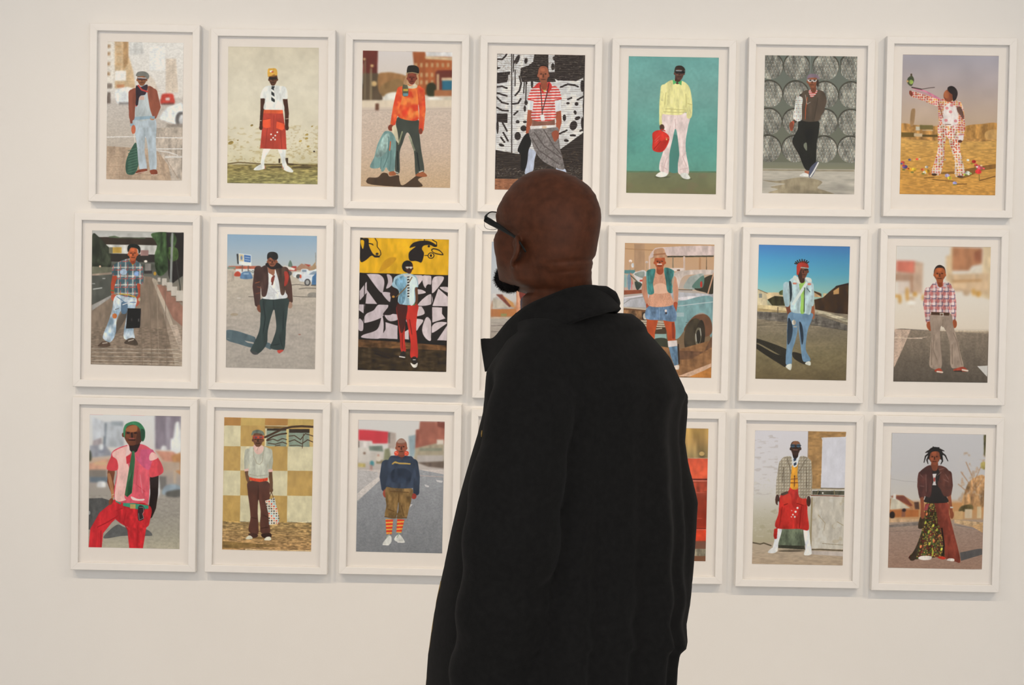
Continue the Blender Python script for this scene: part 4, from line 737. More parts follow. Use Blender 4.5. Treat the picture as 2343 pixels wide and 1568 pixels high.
def art_37():
    c = Print((175,178, 940,197, 922,1303, 155,1273), 'c8bdb4')
    c.g(175,'c9c2c0', 480,'c5bdba', 720,'c9beb2', 760,'c88d58', 880,'c09468', 900,'a8917e', 980,'a08474', 1300,'9f7c68')
    c.n(.6,60,60,690,340,935,760,'b08a68').n(.5,30,40,740,400,935,740,'bb8352').s('b98a5c','780 640 830 560 935 540 935 780 760 790',.4)
    for s in ('840 780 840 560 780 420','840 600 910 440','850 660 930 540','840 640 740 500','835 700 720 600'): c.l('a87a54',6,s)
    c.n(.4,14,14,700,360,935,740,'cfc4b8').p('6a6038','920 200 940 200 936 380 924 360',.6).s('8a7a48','900 430 935 420 935 480 905 470',.5)
    c.p('ba8258','162 720 190 680 270 684 360 740 400 745 400 860 160 860').p('cdbfa8','165 800 175 700 230 720 330 790').p('7d4434','165 690 280 688 350 770 330 775 215 712').r('dcd0c4',190,672,214,716).r('b06a3c',165,805,400,862).p('5f4438','360 742 400 740 405 800 370 800').e('2f2622',184,845,22,30).r('8a5a44',260,800,290,860).e('3a2c2c',280,806,16,14)
    c.s('6a5a38','730 800 760 775 830 770 835 815 735 825',.4).r('cdb494',775,805,835,880).r('d4b890',875,785,910,880).r('c9a070',690,820,760,890).blur(4)
    c.p('c9a27c','158 870 400 880 400 900 158 905').p('c4a078','690 890 925 915 925 945 830 950 690 915',.2).p('87786e','158 925 400 905 420 930 158 945').l('8a7468',5,'158 980 410 975').l('8d7d74',8,'690 930 830 960 922 985').p('cda070','830 945 922 920 922 1000',.1)
    c.n(.06,14,7,155,900,925,1305).l('a8a09c',3,'168 550 280 570 390 580')
    c.p('5d5754','740 1160 922 1125 922 1180 750 1228',.08)
    c.limb('4e2a22','425 520 66 415 610 60 424 700 42').limb('4e2a22','635 520 62 645 610 60 642 680 44').limb('8f4f34','425 710 30 430 790 26 428 860 26').limb('8f4f34','645 690 32 658 780 26 668 850 26')
    c.s('7d3a2c','520 745 632 748 650 850 690 1000 745 1225 700 1232 620 1200 590 1050 540 900',.25)
    seq = dots('3a3022',('8a7a3a','5a3a28','b08a40','4a5a2c','7a3028'),12,14,.42,14)
    c.s(seq,'460 750 520 750 560 900 600 1060 615 1190 560 1195 330 1205 370 1130 420 1000 440 900',.4).s('4a3a2a','415 860 450 870 440 950 396 950',.3).p('a04a48','452 760 485 755 470 810 442 812',.3).s('3f3226','330 1205 380 1110 430 1000 400 1120 375 1210',.2)
    for x,y in ((484,985),(570,1022),(518,1160),(520,935),(550,970),(455,910),(490,1085),(525,1060),(465,840),(420,1105),(590,1130)): c.e('bdb84a' if x%3 else 'd0784a',x,y,8,14,20,.4)
    c.l('b0b040',9,'515 1120 518 1180').l('241c16',12,'590 960 610 1100 600 1180')
    c.s('2a2320','455 690 500 470 560 470 590 620 625 700 630 748 455 745',.12)
    c.s('55302a','392 520 440 465 495 445 510 520 505 610 495 700 450 695 405 700 390 620',.3).s('5a3329','550 450 610 460 650 510 665 610 655 690 605 695 575 640 550 600 570 520',.3)
    for s in ('455 520 460 660','600 560 640 580','410 520 430 540','560 480 600 470','410 610 440 615','615 520 640 560','545 530 580 500'): c.l('8a6258',4,s)
    c.p('dccfc8','508 514 542 512 532 545 535 590 540 606 508 606 516 580 514 545',.05).e('b04a40',524,560,8,18)
    c.limb('7a4028','524 440 60 526 468 46').face('8d4a2e',524,380,42,64,.5,hair='1f1715').s('1f1715','470 330 510 296 560 305 590 345 575 400 560 340 525 330 490 345 478 400',.2)
    for s in ('485 340 450 370 438 420','480 360 462 400 470 430','575 340 610 365 632 410','580 370 588 410 575 435','520 310 510 292','470 330 450 340','565 315 600 328','545 305 560 300'): c.limb('1f1715',np.c_[nums(s).reshape(-1,2), np.linspace(16,6,len(s.split())//2)])
    c.e('8f4f34',432,845,18,34).e('8f4f34',670,850,16,32).r('c8bcb0',655,782,680,796)
    c.s('e3d6c8','400 1200 430 1182 505 1186 500 1212 440 1216').s('c03a2a','555 1195 600 1188 625 1205 600 1214').s('e3d6c8','636 1222 650 1206 692 1210 690 1230')
    return c

# ------------------------------------------------------------------ framed photographs on the wall
DEPTH, RECESS = 0.026, 0.011                   # frame stands off the wall; mount sits behind the front lip
LIPY, MATY = -DEPTH, -(DEPTH - RECESS)

def print_material(c):
    px = c.pixels()[::-1]
    h, w = px.shape[:2]
    a = np.clip(lin(px) * PRINT_GAIN - PRINT_VEIL, 0.002, 0.9)
    srgb = np.where(a <= .0031308, a * 12.92, 1.055 * a ** (1/2.4) - .055)
    im = bpy.data.images.new('photographic_print', w, h, alpha=False)
    buf = np.ones((h, w, 4), np.float32); buf[..., :3] = srgb
    im.pixels.foreach_set(buf.ravel()); im.update(); im.pack()
    mt = bpy.data.materials.new('photographic_print'); mt.use_nodes = True
    nt = mt.node_tree; b = nt.nodes['Principled BSDF']
    t = nt.nodes.new('ShaderNodeTexImage'); t.image = im; t.extension = 'EXTEND'
    uv = nt.nodes.new('ShaderNodeUVMap'); uv.uv_map = 'UVMap'
    nt.links.new(uv.outputs[0], t.inputs[0]); nt.links.new(t.outputs['Color'], b.inputs['Base Color'])
    b.inputs['Roughness'].default_value = 0.6; b.inputs['Specular IOR Level'].default_value = 0.15
    return mt
PRINT_GAIN = np.array([0.99, 1.12, 1.26])
PRINT_VEIL = 0.010

def rail(name, p0, p1, q0, q1, parent):
    """mitred moulding: outer edge p0-p1, inner edge q0-q1 (x, z), front lip slightly rounded"""
    e = 0.0015
    P = [np.array(v, float) for v in (p0, p1, q0, q1)]
    n0 = (P[2] - P[0]); n1 = (P[3] - P[1]); n0 /= np.abs(n0).max(); n1 /= np.abs(n1).max()
    a0, a1 = P[0] + n0 * e, P[1] + n1 * e; b0, b1 = P[2] - n0 * e, P[3] - n1 * e
    prof0 = [(P[0], 0.0), (P[0], LIPY + e), (a0, LIPY), (b0, LIPY), (P[2], LIPY + e), (P[2], 0.0)]
    prof1 = [(P[1], 0.0), (P[1], LIPY + e), (a1, LIPY), (b1, LIPY), (P[3], LIPY + e), (P[3], 0.0)]
    V = [(v[0], y, v[1]) for v, y in prof0] + [(v[0], y, v[1]) for v, y in prof1]
    F = [(i, (i+1) % 6, 6 + (i+1) % 6, 6 + i) for i in range(6)] + [(5,4,3,2,1,0), (6,7,8,9,10,11)]
    return mesh_obj(name, V, F, M_RAIL, parent)

FACE = 17 / 800
def picture(crop, quad, art, label):
    """crop = (x0, y0, scale) of the drawing's units; quad = the print's corners in them"""
    q = np.array(quad, float).reshape(4, 2) / crop[2] + np.array(crop[:2])
    W3 = np.array([on_wall(x, y, MATY - 0.001) for x, y in q])[:, [0, 2]]
    cen = W3.mean(0)
    ex = (W3[1] - W3[0] + W3[2] - W3[3]) / 2; ez = (W3[0] - W3[3] + W3[1] - W3[2]) / 2
    w, h = np.linalg.norm(ex), np.linalg.norm(ez)
    ang = .5 * math.atan2(ex[1], ex[0]) + .5 * (math.atan2(ez[1], ez[0]) - math.pi / 2)
    sx, st, sb = 21.5 / 800, 22.5 / 800, 34.5 / 800
    x0, x1, z0, z1 = -w/2 - sx, w/2 + sx, -h/2 - sb, h/2 + st      # opening, around the print's centre
    X0, X1, Z0, Z1 = x0 - FACE, x1 + FACE, z0 - FACE, z1 + FACE
    ca, sa = math.cos(ang), math.sin(ang)
    root = empty('picture_frame', (cen[0] - Z0 * sa, 0, cen[1] + Z0 * ca))
    root.rotation_euler = (0, -ang, 0)
    tag(root, label, 'picture', 'framed portrait photographs on the gallery wall')
    s = -Z0                                                        # base of the frame is its origin
    g = 0.0002
    rail('frame_rail', (X0, Z1+s), (X1, Z1+s), (x0, z1+s), (x1, z1+s), root)
    rail('frame_rail', (X1, Z0+s), (X0, Z0+s), (x1, z0+s), (x0, z0+s), root)
    rail('frame_rail', (X0, Z0+s+g), (X0, Z1+s-g), (x0, z0+s+g), (x0, z1+s-g), root)
    rail('frame_rail', (X1, Z1+s-g), (X1, Z0+s+g), (x1, z1+s-g), (x1, z0+s+g), root)
    mesh_obj('mount_board', *box(x0, x1, MATY, -0.001, z0+s, z1+s), M_MAT, root)
    V, F = box(-w/2, w/2, MATY - 0.0008, MATY - 0.0001, -h/2+s, h/2+s)
    pr = mesh_obj('photograph', V, F, print_material(art()), root)
    uvl = pr.data.uv_layers.new(name='UVMap')
    for lp in pr.data.loops:
        v = pr.data.vertices[lp.vertex_index].co
        uvl.data[lp.index].uv = ((v.x + w/2) / w, (v.z - s + h/2) / h)
    yg = LIPY + 0.004
    mesh_obj('glass_pane', *box(x0, x1, yg, yg + 0.002, z0+s, z1+s), M_GLASS, root)
    return root

PICS = [
 ((180,40,1045/300), (222,186, 829,207, 829,1305, 228,1285), art_11, 'narrower white frame, man in grey cap and brown jacket with green sack on a street'),
 ((470,40,1080/310), (175,228, 900,247, 897,1333, 181,1317), art_12, 'framed photo of a figure in yellow cap, white shirt and red skirt by cream wall'),
 ((780,60,1105/310), (175,196, 908,213, 891,1320, 167,1305), art_13, 'framed photo of a figure in orange jumper and fur hat holding a blue jacket'),
 ((1080,70,1130/310), (210,192, 947,205, 917,1338, 190,1327), art_14, 'framed photo of a figure in red striped polo before a black and white painted shutter'),
 ((1380,80,1130/310), (217,181, 971,186, 935,1328, 190,1318), art_15, 'framed photo of a figure in yellow jumper with red case against a plain teal wall'),
 ((1690,80,1167/320), (228,176, 1000,173, 956,1327, 191,1322), art_16, 'framed photo of a figure with crossed legs before a wall of large pebbled discs'),
 ((2000,80,1251/343), (252,175, 1057,162, 995,1333, 203,1333), art_17, 'framed photo of a figure in flowered suit raising a bouquet in a dry field'),
 ((160,480,1157/310), (187,173, 970,198, 957,1337, 180,1321), art_21, 'framed photo of a figure in plaid shirt and patched jeans carrying a black briefcase'),
 ((470,480,1130/310), (182,204, 930,220, 913,1331, 171,1315), art_22, 'framed photo of a figure in dark cap and flared trousers on a car park'),
 ((775,490,1130/310), (177,195, 919,214, 897,1318, 160,1300), art_23, 'framed photo of a figure in red trousers before a yellow wall with animal heads'),
 ((1080,500,477/140), (155,180, 855,195, 840,1240, 135,1225), art_24, 'middle row picture mostly hidden behind the head and collar of the man'),
 ((1380,510,1157/310), (183,172, 953,187, 920,1326, 165,1310), art_25, 'framed photo of a smiling figure in hat and denim skirt by an old blue car'),
 ((1690,510,1130/310), (172,185, 931,195, 895,1317, 138,1300), art_26, 'framed photo of a figure in red headwrap and pale denim jacket under deep blue sky'),
 ((2000,520,1167/320), (187,160, 977,163, 943,1300, 160,1287), art_27, 'framed photo of a figure in red checked shirt and beige flared trousers on a street'),
 ((150,900,1130/310), (207,180, 967,190, 945,1297, 185,1288), art_31, 'framed photo of a figure in pink shirt, green tie and green beret, legs cropped'),
 ((460,910,1130/310), (197,165, 940,182, 915,1282, 172,1271), art_32, 'framed photo of a figure with checked bag before a tan and cream chequered wall'),
 ((770,910,1130/310), (182,186, 902,201, 880,1300, 163,1284), art_33, 'framed photo of a figure in navy hoodie and orange striped socks on a grey road'),
 ((1065,924,1130/310), (190,190, 935,203, 912,1310, 165,1297), art_34, 'bottom row picture almost wholly hidden behind the black jacket'),
 ((1540,930,511/140), (-465,174, 296,187, 270,1295, -485,1282), art_35, 'half hidden framed photo with an orange red door, right of the black jacket'),
 ((1680,940,1130/310), (170,160, 927,180, 911,1297, 154,1273), art_36, 'framed photo of a figure in tweed jacket and red skirt beside a white wall'),
 ((1990,940,1140/320), (175,178, 940,197, 922,1303, 155,1273), art_37, 'framed photo of a figure with dreadlocks in brown jacket and wide sequinned trousers'),
]
for args in PICS: picture(*args)

# ------------------------------------------------------------------ the visitor: implicit shapes turned into meshes
def smin(a, b, k):
    h = np.clip(.5 + .5 * (b - a) / k, 0, 1)
    return b * (1 - h) + a * h - k * h * (1 - h)

class Field:
    def __init__(self, xs, ys, zs):
        self.ax = (np.asarray(xs), np.asarray(ys), np.asarray(zs))
        self.F = np.full([len(a) for a in self.ax], 1.0, np.float32)
    def box(self, lo, hi):
        s = [slice(max(0, np.searchsorted(a, l) - 1), np.searchsorted(a, h) + 1) for a, l, h in zip(self.ax, lo, hi)]
        g = [a[t] for a, t in zip(self.ax, s)]
        return tuple(s), g[0][:, None, None], g[1][None, :, None], g[2][None, None, :]
    def add(self, fn, lo, hi, k, sub=False):
        m_ = k + .012
        s, X, Y, Z = self.box(np.asarray(lo) - m_, np.asarray(hi) + m_)
        d = fn(X, Y, Z)
        f = self.F[s]
        self.F[s] = -smin(-f, d, k) if sub else smin(f, d, k)
    def cone(self, a, b, ra, rb, k=.01, sub=False):
        a, b = np.asarray(a, float), np.asarray(b, float); ab = b - a; L = float(ab @ ab) or 1e-9
        def fn(X, Y, Z):
            t = np.clip(((X-a[0])*ab[0] + (Y-a[1])*ab[1] + (Z-a[2])*ab[2]) / L, 0, 1)
            return np.sqrt((X-a[0]-t*ab[0])**2 + (Y-a[1]-t*ab[1])**2 + (Z-a[2]-t*ab[2])**2) - (ra + (rb - ra) * t)
        r = max(ra, rb)
        self.add(fn, np.minimum(a, b) - r, np.maximum(a, b) + r, k, sub)
    def chain(self, pts, k=.01):
        for p, q in zip(pts[:-1], pts[1:]): self.cone(p[0], q[0], p[1], q[1], k)
    def ell(self, c, r, R=None, k=.01, sub=False):
        """ellipsoid of radii r along the columns of R"""
        c, r = np.asarray(c, float), np.asarray(r, float); R = np.eye(3) if R is None else np.asarray(R)
        mr = float(r.min()); e = np.sqrt(((R * r) ** 2).sum(1))
        def fn(X, Y, Z):
            dx, dy, dz = X - c[0], Y - c[1], Z - c[2]
            q = [(dx*R[0,i] + dy*R[1,i] + dz*R[2,i]) / r[i] for i in range(3)]
            k0 = np.sqrt(q[0]**2 + q[1]**2 + q[2]**2); k1 = np.sqrt((q[0]/r[0])**2 + (q[1]/r[1])**2 + (q[2]/r[2])**2) + 1e-9
            return k0 * (k0 - 1) / k1
        self.add(fn, c - e, c + e, k, sub)
    def nets(self):
        F = self.F; S = F < 0; n = S.shape
        cnt = np.zeros([v - 1 for v in n], np.int8)
        off = [(i, j, k) for i in (0, 1) for j in (0, 1) for k in (0, 1)]
        for o in off: cnt += S[o[0]:n[0]-1+o[0], o[1]:n[1]-1+o[1], o[2]:n[2]-1+o[2]]
        I, J, K = np.nonzero((cnt > 0) & (cnt < 8))
        ids = np.full(cnt.shape, -1, np.int64); ids[I, J, K] = np.arange(len(I))
        P = {o: np.stack([self.ax[0][I+o[0]], self.ax[1][J+o[1]], self.ax[2][K+o[2]]], 1) for o in off}
        val = {o: F[I+o[0], J+o[1], K+o[2]] for o in off}
        acc = np.zeros((len(I), 3)); num = np.zeros(len(I))
        for o in off:
            for ax in range(3):
                if o[ax]: continue
                p = list(o); p[ax] = 1; p = tuple(p)
                x = (val[o] < 0) != (val[p] < 0)
                t = np.where(x, val[o] / np.where(x, val[o] - val[p], 1), 0)[:, None]
                acc += np.where(x[:, None], P[o] * (1 - t) + P[p] * t, 0); num += x
        V = acc / num[:, None]
        Q = []
        for ax in range(3):
            b, c = (ax + 1) % 3, (ax + 2) % 3
            sl0 = [slice(None)] * 3; sl1 = [slice(None)] * 3
            sl0[ax] = slice(0, n[ax]-1); sl1[ax] = slice(1, n[ax])
            for s_ in (sl0, sl1): s_[b] = slice(1, n[b]-1); s_[c] = slice(1, n[c]-1)
            A, B = S[tuple(sl0)], S[tuple(sl1)]
            for flip in (False, True):
                idx = list(np.nonzero((A & ~B) if not flip else (~A & B)))
                idx[b] = idx[b] + 1; idx[c] = idx[c] + 1
                def cell(db, dc):
                    i = [v.copy() for v in idx]; i[b] += db; i[c] += dc
                    return ids[i[0], i[1], i[2]]
                q = [cell(-1,-1), cell(0,-1), cell(0,0), cell(-1,0)]
                if flip: q = q[::-1]
                Q.append(np.stack(q, 1))
        Q = np.concatenate(Q)
        return V, Q[(Q >= 0).all(1)]

def smooth_mesh(V, Q, it=2, lam=.5):
    V = V.copy()
    e = np.concatenate([Q[:, [0,1]], Q[:, [1,2]], Q[:, [2,3]], Q[:, [3,0]]])
    for _ in range(it):
        s = np.zeros_like(V); c = np.zeros(len(V))
        np.add.at(s, e[:,0], V[e[:,1]]); np.add.at(s, e[:,1], V[e[:,0]]); np.add.at(c, e[:,0], 1); np.add.at(c, e[:,1], 1)
        V += lam * (s / np.maximum(c, 1)[:, None] - V)
    return V

def fit_outline(V, left, right, y0, y1, fade=25, bins=8):
    """ease the shape sideways so that, row by row, its width follows the man's own outline"""
    x, y, d = to_px(V)
    L, R = np.array(left, float), np.array(right, float)
    nb = int((y1 - y0) / bins) + 1
    yc = y0 + (np.arange(nb) + .5) * bins
    lo, hi = np.full(nb, np.nan), np.full(nb, np.nan)
    b = np.floor((y - y0) / bins).astype(int); ok = (b >= 0) & (b < nb)
    for i in range(nb):
        xx = x[ok & (b == i)]
        if len(xx): lo[i], hi[i] = xx.min(), xx.max()
    good = ~np.isnan(lo)
    lo, hi = np.interp(yc, yc[good], lo[good]), np.interp(yc, yc[good], hi[good])
    l0, h0 = np.interp(y, yc, lo), np.interp(y, yc, hi)
    tl, tr = np.interp(y, L[:,1], L[:,0]), np.interp(y, R[:,1], R[:,0])
    t = np.clip((x - l0) / np.maximum(h0 - l0, 20), -.2, 1.2)
    nx = tl + t * (tr - tl)
    w = np.clip((y - y0) / fade, 0, 1) * np.clip((y1 - y) / fade, 0, 1)
    dx = np.clip((nx - x) * w, -60, 60)
    return V + (dx * d / FX)[:, None] * RIGHT[None, :]

def solid(name, V, Q, mat, parent):
    me = bpy.data.meshes.new(name)
    me.vertices.add(len(V)); me.vertices.foreach_set('co', np.asarray(V, np.float32).ravel())
    me.loops.add(Q.size); me.loops.foreach_set('vertex_index', np.asarray(Q, np.int32).ravel())
    me.polygons.add(len(Q)); me.polygons.foreach_set('loop_start', np.arange(0, Q.size, 4, dtype=np.int32))
    me.polygons.foreach_set('use_smooth', np.ones(len(Q), bool))
    me.update(calc_edges=True); me.validate()
    me.materials.append(mat)
    o = bpy.data.objects.new(name, me); COL.objects.link(o)
    if parent: o.parent = parent
    return o

def axis(segs):
    out = []
    for a, b, s in segs: out.append(np.arange(a, b, s))
    return np.concatenate(out + [[segs[-1][1]]])

def Pm(x, y, v=0.0): return at(x, y, DM + v)     # a point of the man: pixel and offset away from the camera

M_SKIN = material('dark_brown_skin', (0.082, 0.026, 0.0115), 0.58, 0.2, 0.24, 60, 0.10, 420, detail=6)
M_JACKET = material('black_fleece', (0.0104, 0.0101, 0.0100), 0.92, 0.10, 0.16, 90, 0.3, 600, sheen=0.022)
M_TROUSER = material('charcoal_trouser_cloth', (0.018, 0.018, 0.02), 0.9, 0.1, 0.1, 60)
M_SHOE = material('black_shoe_leather', (0.015, 0.013, 0.012), 0.4, 0.4, 0.1, 40)
M_BEARD = material('black_beard_hair', (0.006, 0.005, 0.005), 0.85, 0.1, 0.2, 120)
M_SPEC = material('black_glasses_plastic', (0.008, 0.009, 0.009), 0.5, 0.2, 0.05, 30)
M_ZIP = material('brass_zip', (0.30, 0.19, 0.06), 0.5, 0.5, 0.2, 200, metallic=.7)
M_EYE = material('eye_white', (0.6, 0.58, 0.55), 0.3, 0.5, 0.03, 40)

# head frame: forward, left, up; origin midway between the ears
TH, PT = math.radians(44), math.radians(19)
hf = np.array((-math.cos(TH), math.sin(TH), 0.0)); HL = np.array((hf[1] * -1, hf[0], 0.0))
HF = hf * math.cos(PT) + np.array((0, 0, math.sin(PT))); HU = np.cross(HF, HL)
HO = Pm(1236, 575, 0.0)
HR = np.stack([HF, HL, HU], 1)
def H(f, l, u): return HO + f * HF + l * HL + u * HU

# body frame
BT = math.radians(45)
BF = np.array((-math.cos(BT), math.sin(BT), 0.0)); BL = np.array((-BF[1], BF[0], 0.0)); BU = np.array((0, 0, 1.0))

foot_c = Pm(1300, 784, 0.02); foot_c[2] = 0
person = empty('person', (float(foot_c[0]), float(foot_c[1]), 0.0))
tag(person, 'man with shaved head, goatee, glasses and black jacket, back turned, viewing the framed photos', 'person')
OFF = np.array(foot_c)
def local(V): return np.asarray(V) - OFF

def build_body():
    xs = axis([(HO[0]-.40, HO[0]-.16, .010), (HO[0]-.16, HO[0]+.16, .0032), (HO[0]+.16, HO[0]+.44, .010)])
    ys = axis([(HO[1]-.34, HO[1]-.16, .010), (HO[1]-.16, HO[1]+.16, .0032), (HO[1]+.16, HO[1]+.40, .010)])
    zs = axis([(-.01, 1.38, .011), (1.38, HO[2]+.20, .0032)])
    f = Field(xs, ys, zs)
    # torso, limbs (under the clothes)
    nb = Pm(1300, 735, .03)
    f.ell(Pm(1335, 955, .03), (.095, .15, .155), np.stack([BF, BL, BU], 1), .03)
    f.ell(Pm(1325, 1150, .03), (.105, .155, .24), np.stack([BF, BL, BU], 1), .04)
    f.ell(Pm(1315, 1440, .03), (.11, .155, .17), np.stack([BF, BL, BU], 1), .04)
    ls, rs = Pm(1232, 850, -.10), Pm(1465, 850, .14)
    f.chain([(ls, .044), (Pm(1196, 1190, -.17), .042), (Pm(1150, 1530, -.10), .030), (Pm(1135, 1610, -.06), .032), (Pm(1130, 1660, -.04), .022)], .02)
    f.chain([(rs, .042), (Pm(1512, 1150, .13), .042), (Pm(1470, 1450, .04), .030), (Pm(1440, 1530, .02), .032), (Pm(1425, 1580, .02), .022)], .02)
    for s in (1, -1):
        hip = OFF + BL * .085 * s + BU * .92; kn = OFF + BL * .095 * s + BU * .50 + BF * .02; an = OFF + BL * .10 * s + BU * .09
        f.chain([(hip, .078), (kn, .052), (an, .038), (an + BF * .12 - BU * .05, .026)], .02)
    # neck
    f.cone(nb - BU * .06, H(-.026, 0, -.030), .066, .060, .05)
    f.cone(nb + BF * .012 - BU * .02, H(.0, 0, -.055), .044, .040, .05)
    for s in (1, -1): f.cone(nb - BU * .13 + BL * .09 * s, nb - BU * .03 + BL * .02 * s, .030, .035, .03)
    # skull
    f.ell(H(-.006, 0, .052), (.103, .080, .096), HR, .01)
    f.ell(H(.045, 0, .055), (.055, .068, .058), HR, .02)
    f.ell(H(-.052, 0, .010), (.050, .062, .055), HR, .03)
    # face
    f.ell(H(.076, 0, .036), (.024, .058, .016), HR, .012)
    f.ell(H(.052, 0, -.028), (.048, .050, .058), HR, .02)
    for s in (1, -1):
        f.ell(H(.062, .046*s, -.012), (.034, .026, .034), HR, .018)
        f.cone(H(.004, .054*s, -.046), H(.074, .018*s, -.078), .017, .017, .04)
        f.ell(H(.098, .032*s, .016), (.016, .018, .013), HR, .010, True)
        f.ell(H(.082, .031*s, .015), (.0125, .0125, .0125), HR, .002)
        f.ell(H(.114, .012*s, -.022), (.010, .009, .008), HR, .006)
    f.cone(H(.096, 0, .022), H(.120, 0, -.016), .008, .013, .010)
    f.ell(H(.082, 0, -.083), (.019, .022, .016), HR, .014)
    f.ell(H(.101, 0, -.050), (.010, .025, .0065), HR, .005); f.ell(H(.099, 0, -.063), (.010, .022, .0075), HR, .005)
    f.cone(H(.118, .022, -.0565), H(.118, -.022, -.0565), .003, .003, .004, True)
    # ears: a flat shell that stands off the head, rim and lobe, hollow in front
    for s in (1, -1):
        ax_f = (HF * .93 + HL * s * .42); ax_f /= np.linalg.norm(ax_f)      # along the shell, front to back, flared
        e_b = -HF * .90 + HL * s * .44; e_b /= np.linalg.norm(e_b)
        e_n = np.cross(HU, e_b) * (1 if s > 0 else -1); e_n = e_n / np.linalg.norm(e_n)
        if e_n @ (HL * s) < 0: e_n = -e_n
        R = np.stack([e_b, e_n, HU], 1); c = H(.006, .078*s, -.004)
        f.ell(c, (.013, .0050, .022), R, .006)
        pts = [c + e_b * (.0132 * math.cos(a)) + HU * (.002 + .0205 * math.sin(a)) + e_n * .003 for a in np.linspace(math.radians(165), math.radians(-70), 12)]
        f.chain([(p, .0042) for p in pts], .003)
        f.ell(c - HU * .0215 - e_b * .002, (.0070, .0045, .009), R, .006)
        f.ell(c + e_n * .007 - e_b * .001 - HU * .002, (.0065, .0045, .0125), R, .003, True)
    V, Q = f.nets()
    V = smooth_mesh(V, Q, 2, .4)
    return V, Q

# the head's outline in the photograph
s_ = 400 / 1493
hp = lambda L: [(1080 + a * s_, 370 + b * s_) for a, b in L]
HLEFT = hp([(560,62),(480,85),(400,130),(340,190),(285,265),(240,345),(208,412),(201,460),(208,530),(213,590),(195,622),(183,670),(188,740),(200,820),(210,890),(222,950),(232,1010),(290,1050),(400,1085),(424,1125),(424,1200),(424,1300),(424,1420)])
HRIGHT = hp([(690,62),(800,86),(890,125),(960,170),(1020,225),(1060,285),(1085,350),(1100,410),(1105,470),(1100,540),(1090,610),(1078,680),(1068,740),(1058,795),(1042,835),(1034,870),(1030,930),(1025,1000),(1027,1060),(1030,1200),(1030,1420)])

HEADFIT = True
bV, bQ = build_body()
if HEADFIT:
    x_, y_, d_ = to_px(bV)
    near = y_ < 760
    tmp = fit_outline(bV[near], HLEFT, HRIGHT, 384, 722, 14, 6)
    bV[near] = tmp
# two soft creases across the nape
x_, y_, d_ = to_px(bV)
c_ = Pm(1285, 592, .02); rad = bV - c_; rad[:, 2] = 0; rad /= np.linalg.norm(rad, axis=1, keepdims=True) + 1e-9
for y0_, amp, wid in ((594, .0030, 5.0), (617, .0020, 4.5)):
    yc_ = y0_ + (1362 - x_) * .07
    w_ = np.exp(-((y_ - yc_) / wid) ** 2) * np.clip((x_ - 1235) / 90, 0, 1) * (rad @ BF < .55)
    bV = bV - rad * (amp * w_)[:, None]
body = solid('body', local(bV), bQ, M_SKIN, person)

# ------------------------------------------------------------------ goatee
BC = Pm(1163, 637, .070)
def build_beard():
    g = lambda a: np.arange(BC[a] - .06, BC[a] + .06, .0022)
    f = Field(g(0), g(1), g(2))
    B = lambda x, y, v: Pm(x, y, v)
    f.chain([(B(1147,622,.085), .008), (B(1150,634,.082), .0115), (B(1158,645,.075), .0145), (B(1172,649,.048), .0135), (B(1187,643,.022), .010), (B(1197,632,.004), .006)], .008)
    f.ell(B(1160,640,.080), (.018, .020, .014), HR, .01)
    X, Y, Z = np.meshgrid(*f.ax, indexing='ij')
    f.F += (.0016 * np.sin(X*900 + 3*np.sin(Z*700)) * np.sin(Y*850 + 2*np.sin(X*640)) * np.sin(Z*930)).astype(np.float32)
    return f.nets()
gV, gQ = build_beard()
beard = solid('beard', local(gV), gQ, M_BEARD, person)
# short curled hairs standing out of it
rr = np.random.default_rng(5); hv, hfc = [], []
cb = BC
sel = rr.choice(len(gV), 2200)
for i in sel:
    p = gV[i]; n = p - cb; n = n / np.linalg.norm(n); t = np.cross(n, rr.normal(size=3)); t /= np.linalg.norm(t)
    L = rr.uniform(.002, .006); w = .00028
    p1 = p + n * L * .55 + t * L * .25; p2 = p + n * L * .8 + t * L * .65 - BU * .001
    side = np.cross(n, t); b = len(hv)
    hv += [p - side*w, p + side*w, p1 + side*w, p1 - side*w, p2]
    hfc += [(b, b+1, b+2, b+3), (b+3, b+2, b+4)]
tag(mesh_obj('beard_hairs', local(hv), hfc, M_BEARD, beard), kind='stuff')

# ------------------------------------------------------------------ glasses
def tube(P, R, seg=8, flat=1.0, upv=None):
    """swept bar through P with radii R; flat < 1 squeezes it sideways"""
    P = np.asarray(P, float); n = len(P); V, F = [], []
    for i in range(n):
        t = P[min(i+1, n-1)] - P[max(i-1, 0)]; t /= np.linalg.norm(t)
        u = np.asarray(upv if upv is not None else HU, float); u = u - t * (u @ t); u /= np.linalg.norm(u); s = np.cross(t, u)
        for k in range(seg):
            a = 2 * math.pi * k / seg
            V.append(P[i] + R[i] * (math.sin(a) * u + flat * math.cos(a) * s))
    for i in range(n - 1):
        for k in range(seg): F.append((i*seg+k, i*seg+(k+1) % seg, (i+1)*seg+(k+1) % seg, (i+1)*seg+k))
    F += [tuple(range(seg))[::-1], tuple((n-1)*seg + k for k in range(seg))]
    return V, F
glasses = empty('eyeglasses', (0, 0, 0), person)
NEAR = [Pm(1110, 501, .010), Pm(1122, 508, .002), Pm(1145, 521, -.020), Pm(1165, 534, -.040), Pm(1179, 543, -.056), Pm(1190, 556, -.070), Pm(1198, 568, -.078), Pm(1203, 577, -.080)]
mesh_obj('temple_arm', *map(lambda a: a, tube(local(NEAR), [.0056, .0058, .0044, .0031, .0025, .0021, .0020, .0019], 8, .45)), M_SPEC, glasses, True)
HINGE = NEAR[0]
def HG(f, l, u):                                   # on the glasses' front: hinge at l = +.070
    return HINGE + f * HF + (l - .070) * HL + u * HU
